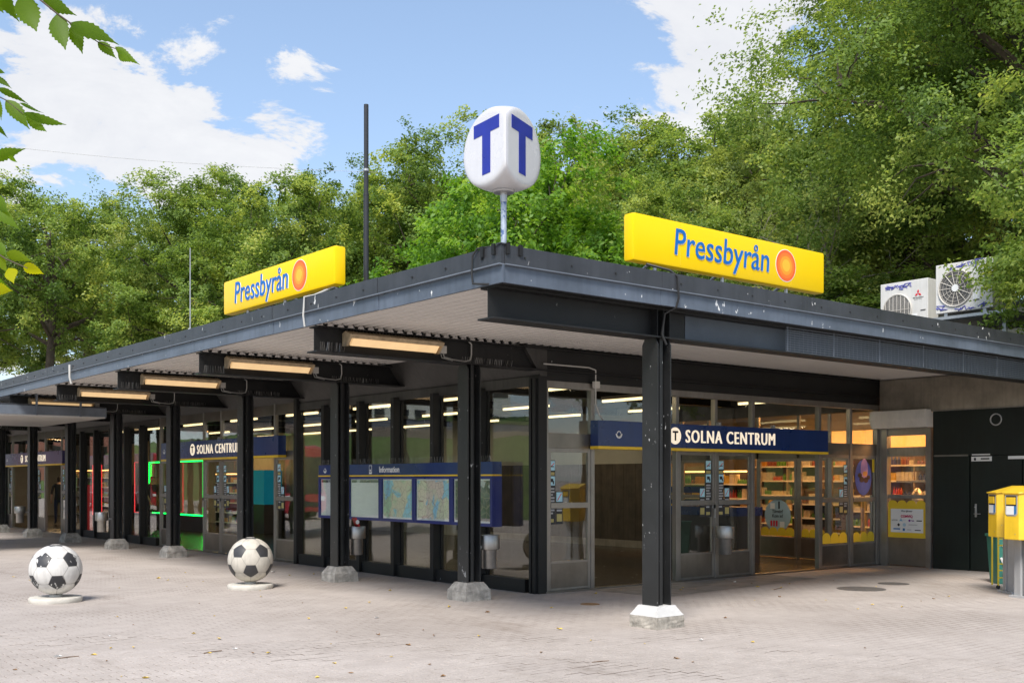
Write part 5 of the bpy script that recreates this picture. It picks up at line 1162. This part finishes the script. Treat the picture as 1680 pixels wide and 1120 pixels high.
def gen_tree(name, seed, H, Rc, zc, Rz, nclump, lper, lsize, leafm, barkm='bark', trunk_r=.28, nl=12, clump=(.45, .85), bare=0.0):
    global rng
    rng = np.random.default_rng(seed); rd = random.Random(seed)
    lob = []
    for k in range(nl):
        a = 2 * math.pi * (k * .382 + rd.uniform(-.05, .05)); h = -0.75 + 1.6 * (k + .5) / nl + rd.uniform(-.1, .1); h = max(-.85, min(.9, h))
        rr = math.sqrt(max(0, 1 - h * h)) * rd.uniform(.45, .72)
        lob.append((Vector((math.cos(a) * rr * Rc, math.sin(a) * rr * Rc, zc + h * Rz * .68)), Rc * rd.uniform(.30, .46)))
    lob.append((Vector((rd.uniform(-.1, .1) * Rc, rd.uniform(-.1, .1) * Rc, zc + Rz * .55)), Rc * .42)); lob.append((Vector((0, 0, zc)), Rc * .5))
    w = MB(); trunk = [Vector((0, 0, -.1)), Vector((rd.uniform(-.1, .1), rd.uniform(-.1, .1), (zc - Rz) * .6)), Vector((rd.uniform(-.3, .3), rd.uniform(-.3, .3), zc - Rz * .45)), Vector((rd.uniform(-.4, .4), rd.uniform(-.4, .4), zc + Rz * .1)), Vector((0, 0, zc + Rz * .5))]
    w.tube(trunk, trunk_r, 9, trunk_r * .22)
    pos = []; nr = []; tn = []; sz = []
    cl = []
    for i in range(nclump):
        c, r_ = lob[rd.randrange(len(lob))]
        u = Vector((rd.gauss(0, 1), rd.gauss(0, 1), rd.gauss(.35, .8))).normalized(); q = c + u * r_ * (rd.uniform(.55, 1.1) if rd.random() > .06 else rd.uniform(1.1, 1.4)); q.z = c.z + (q.z - c.z) * (Rz / Rc) ** .5
        if q.z < zc - Rz * 1.05: q.z = zc - Rz * rd.uniform(.85, 1.05)
        cl.append((q, c, u))
    for c, r_ in lob:
        st = trunk[2].lerp(trunk[4], max(0, min(1, (c.z - trunk[2].z - r_ * .8) / (trunk[4].z - trunk[2].z + 1e-6) * .8))); mid = st.lerp(c, .5) + Vector((rd.uniform(-.3, .3), rd.uniform(-.3, .3), rd.uniform(-.1, .5))); w.tube([st, mid, c], trunk_r * .38, 6, .012)
    for q, c, u in cl:
        if rd.random() < .34: md = c.lerp(q, .62) + Vector((rd.uniform(-.2, .2), rd.uniform(-.2, .2), rd.uniform(-.15, .25))); w.tube([c.lerp(q, .2), md, q], min(.03, trunk_r * .09), 4, .006, caps=False)
        n = int(lper * rd.uniform(.55, 1.4)); 
        if rd.random() < bare: n = int(n * .12)
        s = rd.uniform(*clump); nsub = 7
        sub = rng.normal(size=(nsub, 3)) * np.array([.55, .55, .40]) * s
        P = sub[rng.integers(0, nsub, n)] + rng.normal(size=(n, 3)) * np.array([.24, .24, .17]) * s + np.array(q)
        N_ = rng.normal(size=(n, 3)) * .5 + np.array([0, 0, .55]) + np.array(u) * .65; N_ /= np.linalg.norm(N_, axis=1)[:, None]
        pos.append(P); nr.append(N_); base = rd.gauss(.40, .23); tn.append(base + rng.normal(size=n) * .13); sz.append(lsize * rng.uniform(.7, 1.25, n))
    lm = leaves_mesh('crown', np.concatenate(pos), np.concatenate(nr), np.concatenate(sz), np.concatenate(tn), leafm)
    to = w.build('trunk', barkm, None, smooth=True); tm = to.data; bpy.data.objects.remove(to)
    return tm, lm, H
KIND = {
    'A': gen_tree('a', 11, 15, 5.4, 9.6, 5.2, 175, 330, .145, 'leaf_oak'),
    'B': gen_tree('b', 23, 17, 4.9, 10.4, 6.4, 180, 330, .145, 'leaf_oak'),
    'C': gen_tree('c', 31, 12, 5.2, 7.2, 4.8, 220, 300, .17, 'leaf_maple', nl=14),
    'D': gen_tree('d', 47, 16, 5.6, 9.8, 6.0, 180, 320, .145, 'leaf_olive'),
    'E': gen_tree('e', 59, 19, 7.0, 11.2, 7.6, 640, 400, .10, 'leaf_oak', nl=20, clump=(.5, .95), trunk_r=.42),
    'F': gen_tree('f', 67, 8, 2.5, 5.2, 2.8, 150, 240, .085, 'leaf_oak', nl=9, clump=(.25, .45), trunk_r=.14),
    'G': gen_tree('g', 71, 9, 2.6, 6.2, 3.0, 110, 60, .11, 'leaf_olive', 'bark_pale', nl=9, clump=(.3, .55), trunk_r=.10, bare=.6),
}
def tree(kind, x, y, scale, rz, name, label, group='trees round the station', zs=None):
    tm, lm, H = KIND[kind]; T = thing(name, label, 'tree', (x, y, 0), group); T.rotation_euler.z = rz; T.scale = (scale, scale, scale if zs is None else zs)
    for nm_, me in (('trunk', tm), ('crown', lm)): o = bpy.data.objects.new(nm_, me); COL.objects.link(o); o.parent = T
    return T
def tree_px(kind, px, d, topy, rz, name, label, wide=1.0):
    x, y = cam_xy(px, d); H = KIND[kind][2]; h = EYE + (HOR - topy) * d / F_PX; s = h / H
    return tree(kind, x, y, s * wide, R(rz), name, label, zs=s)
tree_px('A', 75, 58, 275, 20, 'oak_tree', 'broad oak at the far end of the long roof, behind the hanging leaves', 1.0)
tree_px('D', 215, 66, 325, 75, 'oak_tree', 'lower olive green oak between two taller crowns near the rod antenna', 1.05)
tree_px('B', 330, 56, 262, 130, 'oak_tree', 'tall oak rising behind the rod antenna', 1.1)
tree_px('A', 455, 52, 268, 200, 'oak_tree', 'oak crown behind the yellow sign of the long side', 1.0)
tree_px('D', 540, 64, 300, 10, 'oak_tree', 'pale oak set back between the long side sign and the black mast', 1.1)
tree_px('B', 625, 55, 250, 280, 'oak_tree', 'oak crown directly behind the black mast', .95)
tree_px('C', 850, 37, 248, 40, 'maple_tree', 'bright green maple right behind the round metro sign', 1.0)
tree_px('A', 745, 54, 205, 95, 'oak_tree', 'oak top showing between the black mast and the metro sign', .95)
tree_px('D', 935, 60, 185, 160, 'oak_tree', 'olive oak top between the metro sign and the tallest oak', 1.0)
tree_px('B', 1075, 52, 160, 240, 'oak_tree', 'tallest oak behind the lettering of the short side sign', 1.15)
tree_px('D', 1225, 50, 185, 300, 'oak_tree', 'yellowish oak behind the sun disc of the short side sign', 1.05)
tree_px('A', 1110, 40, 285, 15, 'oak_tree', 'lower oak between the maple and the short side sign', .85)
tree_px('D', 1400, 42, 240, 220, 'oak_tree', 'olive oak under the great oak above the air conditioners', 1.0)
tree_px('A', 1330, 60, 150, 60, 'oak_tree', 'dark oak in the gap beside the great oak', 1.2)
tree_px('E', 1715, 29, -470, 30, 'great_oak', 'great spreading oak towering over the air conditioners', 1.0)
tree_px('E', 1850, 42, -300, 170, 'great_oak', 'second great oak filling in behind the towering one', 1.0)
tree_px('B', 1500, 38, -70, 110, 'oak_tree', 'dense oak standing close behind the great spreading oak', 1.0)
tree_px('A', 1620, 36, -40, 20, 'oak_tree', 'dense oak between the two great oaks', 1.15)
tree_px('G', 1345, 33, 285, 0, 'dry_shrub', 'half bare twiggy small tree beside the short side sign', 1.0)
tree_px('G', 1310, 36, 300, 140, 'dry_shrub', 'second twiggy small tree close behind the half bare one', 1.0)
tree_px('F', 1420, 34, 440, 200, 'young_tree', 'light green sapling top just above the roof beside the air conditioners', 1.6)
tree_px('F', 1500, 33, 425, 80, 'young_tree', 'light green sapling top behind the two air conditioners', 1.6)
x, y = cam_xy(1852, 16.6); tree('F', x, y, 1.0, R(50), 'young_oak', 'young oak hanging its leaves over the roof end beside the post boxes')
x, y = cam_xy(1885, 19.5); tree('F', x, y, 1.25, R(170), 'young_oak', 'young oak close behind the roof end beside the great oak')
for i, (px, d, ty) in enumerate(((-60, 62, 300), (150, 80, 330), (400, 78, 300), (680, 76, 270), (1000, 78, 230), (1180, 76, 215))):
    tree_px('BDAB'[i % 4], px, d, ty, i * 67, 'oak_tree', 'oak in the far row, ' + ('beyond the end of the roof', 'behind the broad oak', 'behind the rod antenna oaks', 'behind the mast oaks', 'behind the metro sign oaks', 'behind the short side sign oaks')[i], 1.2)
# trees, buses and houses round the square, seen in the glass
for i, (x, y, k, s) in enumerate(((-30, 46, 'C', .9), (-33, 55, 'A', .9), (-34, 38, 'B', .8), (-30, 68, 'D', .9), (-36, 62, 'C', 1.0), (-28, 84, 'A', 1.0), (-40, 47, 'A', .9), (28, -9, 'A', .8), (37, -16, 'B', .8), (21, -19, 'D', .8), (46, -6, 'A', .9), (33, -26, 'C', 1.0), (12, -30, 'B', .9))):
    tree_ = tree(k, x, y, s, i * 1.3, 'roadside_tree', 'roadside tree across the bus street' if i < 7 else 'unseen tree added across the square for darker reflections', 'trees across the street' if i < 7 else 'trees added across the square'); tree_.location.z = 6.0 if i < 7 else 0  # trees beyond the square are unseen, added to darken the short wall's reflections
def bus(label, x, y):
    T = thing('city_bus', label, 'bus', (x, y, 0), 'red buses at the stop')
    MB().box(x - 1.25, x + 1.25, y, y + 12, .32, 3.05).build('body', 'bus_red', T, bevel=.12)
    for k in range(8): MB().box(x + 1.245, x + 1.262, y + .5 + k * 1.4, y + 1.75 + k * 1.4, 1.35, 2.5).build('window', 'glass_dark', T)
    MB().box(x - 1.1, x + 1.1, y - .012, y + .01, 1.1, 2.6).build('windscreen', 'glass_dark', T)
    for yy in (2.4, 9.0):
        m = MB(); m.tube([(x + 1.0, y + yy, .48), (x + 1.27, y + yy, .48)], .48, 20); m.build('wheel', 'tyre', T)
        m = MB(); m.tube([(x - 1.27, y + yy, .48), (x - 1.0, y + yy, .48)], .48, 20); m.build('wheel', 'tyre', T)
    MB().box(x - .9, x + .9, y - .02, y - .0, .55, .75).build('bumper', 'cable_black', T); MB().box(x + 1.25, x + 1.258, y + .3, y + 11.7, .95, 1.02).build('stripe', 'label_white', T)
    for s in (-1, 1): MB().box(x + s * 1.0 - .15, x + s * 1.0 + .15, y - .03, y - .0, .82, .98).build('headlight', 'label_white', T)
bus('red city bus drawn up beyond the low canopy', -1.2, 40.0); bus('red city bus waiting behind the first bus', -1.2, 54.5)
for i, (x0, x1, y0, y1, h, mt, lb) in enumerate(((-50, -33, 88, 102, 19, 'render_white', 'white rendered apartment block across the bus street'), (-24, -12, 125, 137, 15, 'brick_red', 'red brick apartment block across the bus street'))):
    T = thing('apartment_block', lb, 'building', ((x0 + x1) / 2, (y0 + y1) / 2, 0)); MB().box(x0, x1, y0, y1, 0, h).build('wall', mt, T); MB().box(x0 - .4, x1 + .4, y0 - .4, y1 + .4, h, h + .4).build('roof', 'roof_felt', T)
    for f_ in range(int(h / 3)):
        for k in range(int((x1 - x0) / 2.4)): xx_ = x0 + 1.2 + k * 2.4; MB().box(xx_ - .6, xx_ + .6, y0 - .06, y0 + .02, f_ * 3 + 1.0, f_ * 3 + 2.4).build('window', 'glass_dark', T)
# grass bank beyond the bus street
mat('grass', (.10, .175, .035), .9, 0, .4, .6, .6, 8)
m = MB(); prof = [(-7, 0), (-10, 1.2), (-14, 3.0), (-19, 4.8), (-25, 6.0), (-60, 6.6), (-60, -.5), (-7, -.5)]; ys = [28 + 6 * k for k in range(16)]
V = [(a + 1.2 * math.sin(y * .31), y, b + (.25 * math.sin(y * .7 + a) if b > .5 else 0)) for y in ys for a, b in prof]; n_ = len(prof)
m.add(V, [(j * n_ + i, j * n_ + (i + 1) % n_, (j + 1) * n_ + (i + 1) % n_, (j + 1) * n_ + i) for j in range(15) for i in range(n_)] + [tuple(range(n_))[::-1], tuple(15 * n_ + i for i in range(n_))])
tag(m.build('grass_bank', 'grass', None, smooth=True), kind='structure')
# overhead wire
a_, b_ = at_depth(-400, 180, 44), at_depth(620, 283, 46); pts = [a_.lerp(b_, k / 16) - EZ * (.5 * math.sin(math.pi * k / 16)) for k in range(17)]
m = MB(); m.tube(pts, .007, 4); o = m.build('overhead_wire', 'cable_grey', None); tag(o, 'thin dark overhead wire sagging across the sky before the oaks', 'wire')
# ------------------------------------------------------------------ near branch with single leaves
T = thing('street_tree', 'leafy branches of a street tree reaching in beside the square', 'tree', tuple(Vector((cam_xy(-900, 2.6)[0], cam_xy(-900, 2.6)[1], 0))))
O = OFS[T]
m = MB(); m.tube([O, O + Vector((.05, .02, 1.2)), O + Vector((0, .08, 2.4)), O + Vector((.1, .05, 4.2))], .11, 10, .03); m.build('trunk', 'bark', T, smooth=True)
def branch(pts, r0, r1):
    m = MB(); m.tube(pts, r0, 6, r1); m.build('branch', 'bark', T, smooth=True)
tw = O + Vector((0, .08, 2.5)); B = [at_depth(px, py, d) for px, py, d in ((-60, -60, 2.15), (60, -5, 2.1), (94, 23, 2.1), (114, 37, 2.1), (150, 62, 2.1), (163, 71, 2.1), (192, 81, 2.1))]
branch([tw] + B[:1], .015, .004); branch(B, .0022, .0008)
B = [at_depth(px, py, d) for px, py, d in ((-90, 110, 2.25), (-20, 150, 2.2), (9, 164, 2.2), (38, 187, 2.2))]; branch([O + Vector((0, .08, 2.3)), B[0]], .012, .003); branch(B, .002, .0008)
B = [at_depth(px, py, d) for px, py, d in ((-110, 370, 1.95), (-20, 405, 1.9), (10, 425, 1.9), (45, 440, 1.9))]; branch([O + Vector((0, .05, 1.9)), B[0]], .012, .003); branch(B, .002, .0008)
B = [at_depth(px, py, d) for px, py, d in ((-110, 240, 2.1), (-30, 262, 2.05), (-4, 258, 2.05))]; branch([O + Vector((0, .05, 2.1)), B[0]], .012, .003); branch(B, .002, .0008)
def near_leaf(p0, p1, wpx, d, tint_, k):
    a, b = at_depth(p0[0], p0[1], d), at_depth(p1[0], p1[1], d + random.uniform(-.05, .05)); ax = b - a; L_ = ax.length; ax.normalize(); vw = (a - Vector((0, 0, EYE))).normalized()
    sd = ax.cross(vw).normalized(); nn = sd.cross(ax); sd = (sd * math.cos(.35) + nn * math.sin(random.uniform(-.6, .6)) * .5).normalized(); W_ = wpx * 1.02 * d / F_PX; V = []; F_ = []; n = 18; curl = random.uniform(-.06, .10)
    for i in range(n + 1):
        t = i / n; c = a + ax * L_ * t + nn * curl * L_ * math.sin(math.pi * t) + sd * math.sin(t * 4 + k) * L_ * .02; hw = W_ * .5 * np.interp(t, (0, .08, .22, .38, .55, .72, .86, 1), (.05, .62, .97, 1.0, .80, .46, .17, .0)) * (1.0 if i % 2 else .84) if 0 < i < n else .0002
        hw2 = hw * (1 - .12 * math.sin(k * 3 + t * 5)); fwd = ax * L_ * .018 * (1 if i % 2 else 0)
        V += [c - sd * hw + nn * hw * .25 + fwd, c, c + sd * hw2 + nn * hw2 * .25 + fwd]
    for i in range(n):
        for j in (0, 1): F_.append((3 * i + j, 3 * i + j + 1, 3 * i + j + 4, 3 * i + j + 3))
    m = MB(); m.add(V, F_); o = m.build('leaf', 'leaf_near', T, smooth=True); at = o.data.attributes.new('tint', 'FLOAT', 'FACE'); at.data.foreach_set('value', [min(1, max(0, tint_ + random.uniform(-.04, .04)))] * len(o.data.polygons))
LV = [((33, -6), (61, 52), 44, 2.1, .4), ((-6, -14), (33, 36), 26, 2.1, .3), ((-14, -10), (6, 22), 24, 2.12, .35), ((66, -8), (126, 27), 24, 2.1, .25), ((94, 23), (106, 83), 36, 2.1, .35), ((114, 36), (195, 75), 26, 2.1, .3), ((118, 42), (136, 89), 26, 2.12, .3), ((160, 69), (192, 96), 18, 2.1, .35), ((188, 78), (230, 106), 15, 2.1, .4), ((193, 85), (214, 103), 16, 2.1, .45),
      ((-12, 110), (8, 121), 9, 2.2, .2), ((-12, 122), (19, 146), 11, 2.2, .2), ((-4, 144), (47, 171), 12, 2.2, .25), ((9, 164), (50, 212), 26, 2.2, .4), ((32, 170), (72, 185), 6, 2.2, .1), ((38, 186), (109, 205), 16, 2.2, .4), ((42, 188), (76, 217), 18, 2.22, .4), ((-4, 158), (1, 198), 12, 2.2, .4), ((-8, 205), (13, 227), 9, 2.2, .2), ((-12, 260), (42, 243), 22, 2.05, .5), ((14, 257), (29, 266), 8, 2.05, .2),
      ((-14, 322), (14, 349), 30, 1.9, .4), ((-8, 340), (33, 378), 20, 1.9, .45), ((-8, 398), (10, 420), 24, 1.9, .4), ((10, 414), (54, 430), 18, 1.9, .55), ((38, 436), (72, 449), 20, 1.9, .95), ((13, 440), (24, 465), 22, 1.9, .85), ((-6, 416), (12, 447), 20, 1.9, .6), ((-10, 472), (21, 477), 20, 1.9, .9), ((-6, 454), (25, 484), 9, 1.9, .3)]
for k, (a, b, w_, d, t_) in enumerate(LV): near_leaf(a, b, w_, d, t_, k)
for k in range(60):                                        # the rest of the twigs, beyond the picture's edge
    px, py = random.uniform(-700, -60), random.uniform(-500, 480); d = random.uniform(1.9, 2.6); near_leaf((px, py), (px + random.uniform(-20, 60), py + random.uniform(20, 60)), random.uniform(16, 34), d, random.uniform(.2, .6), k)
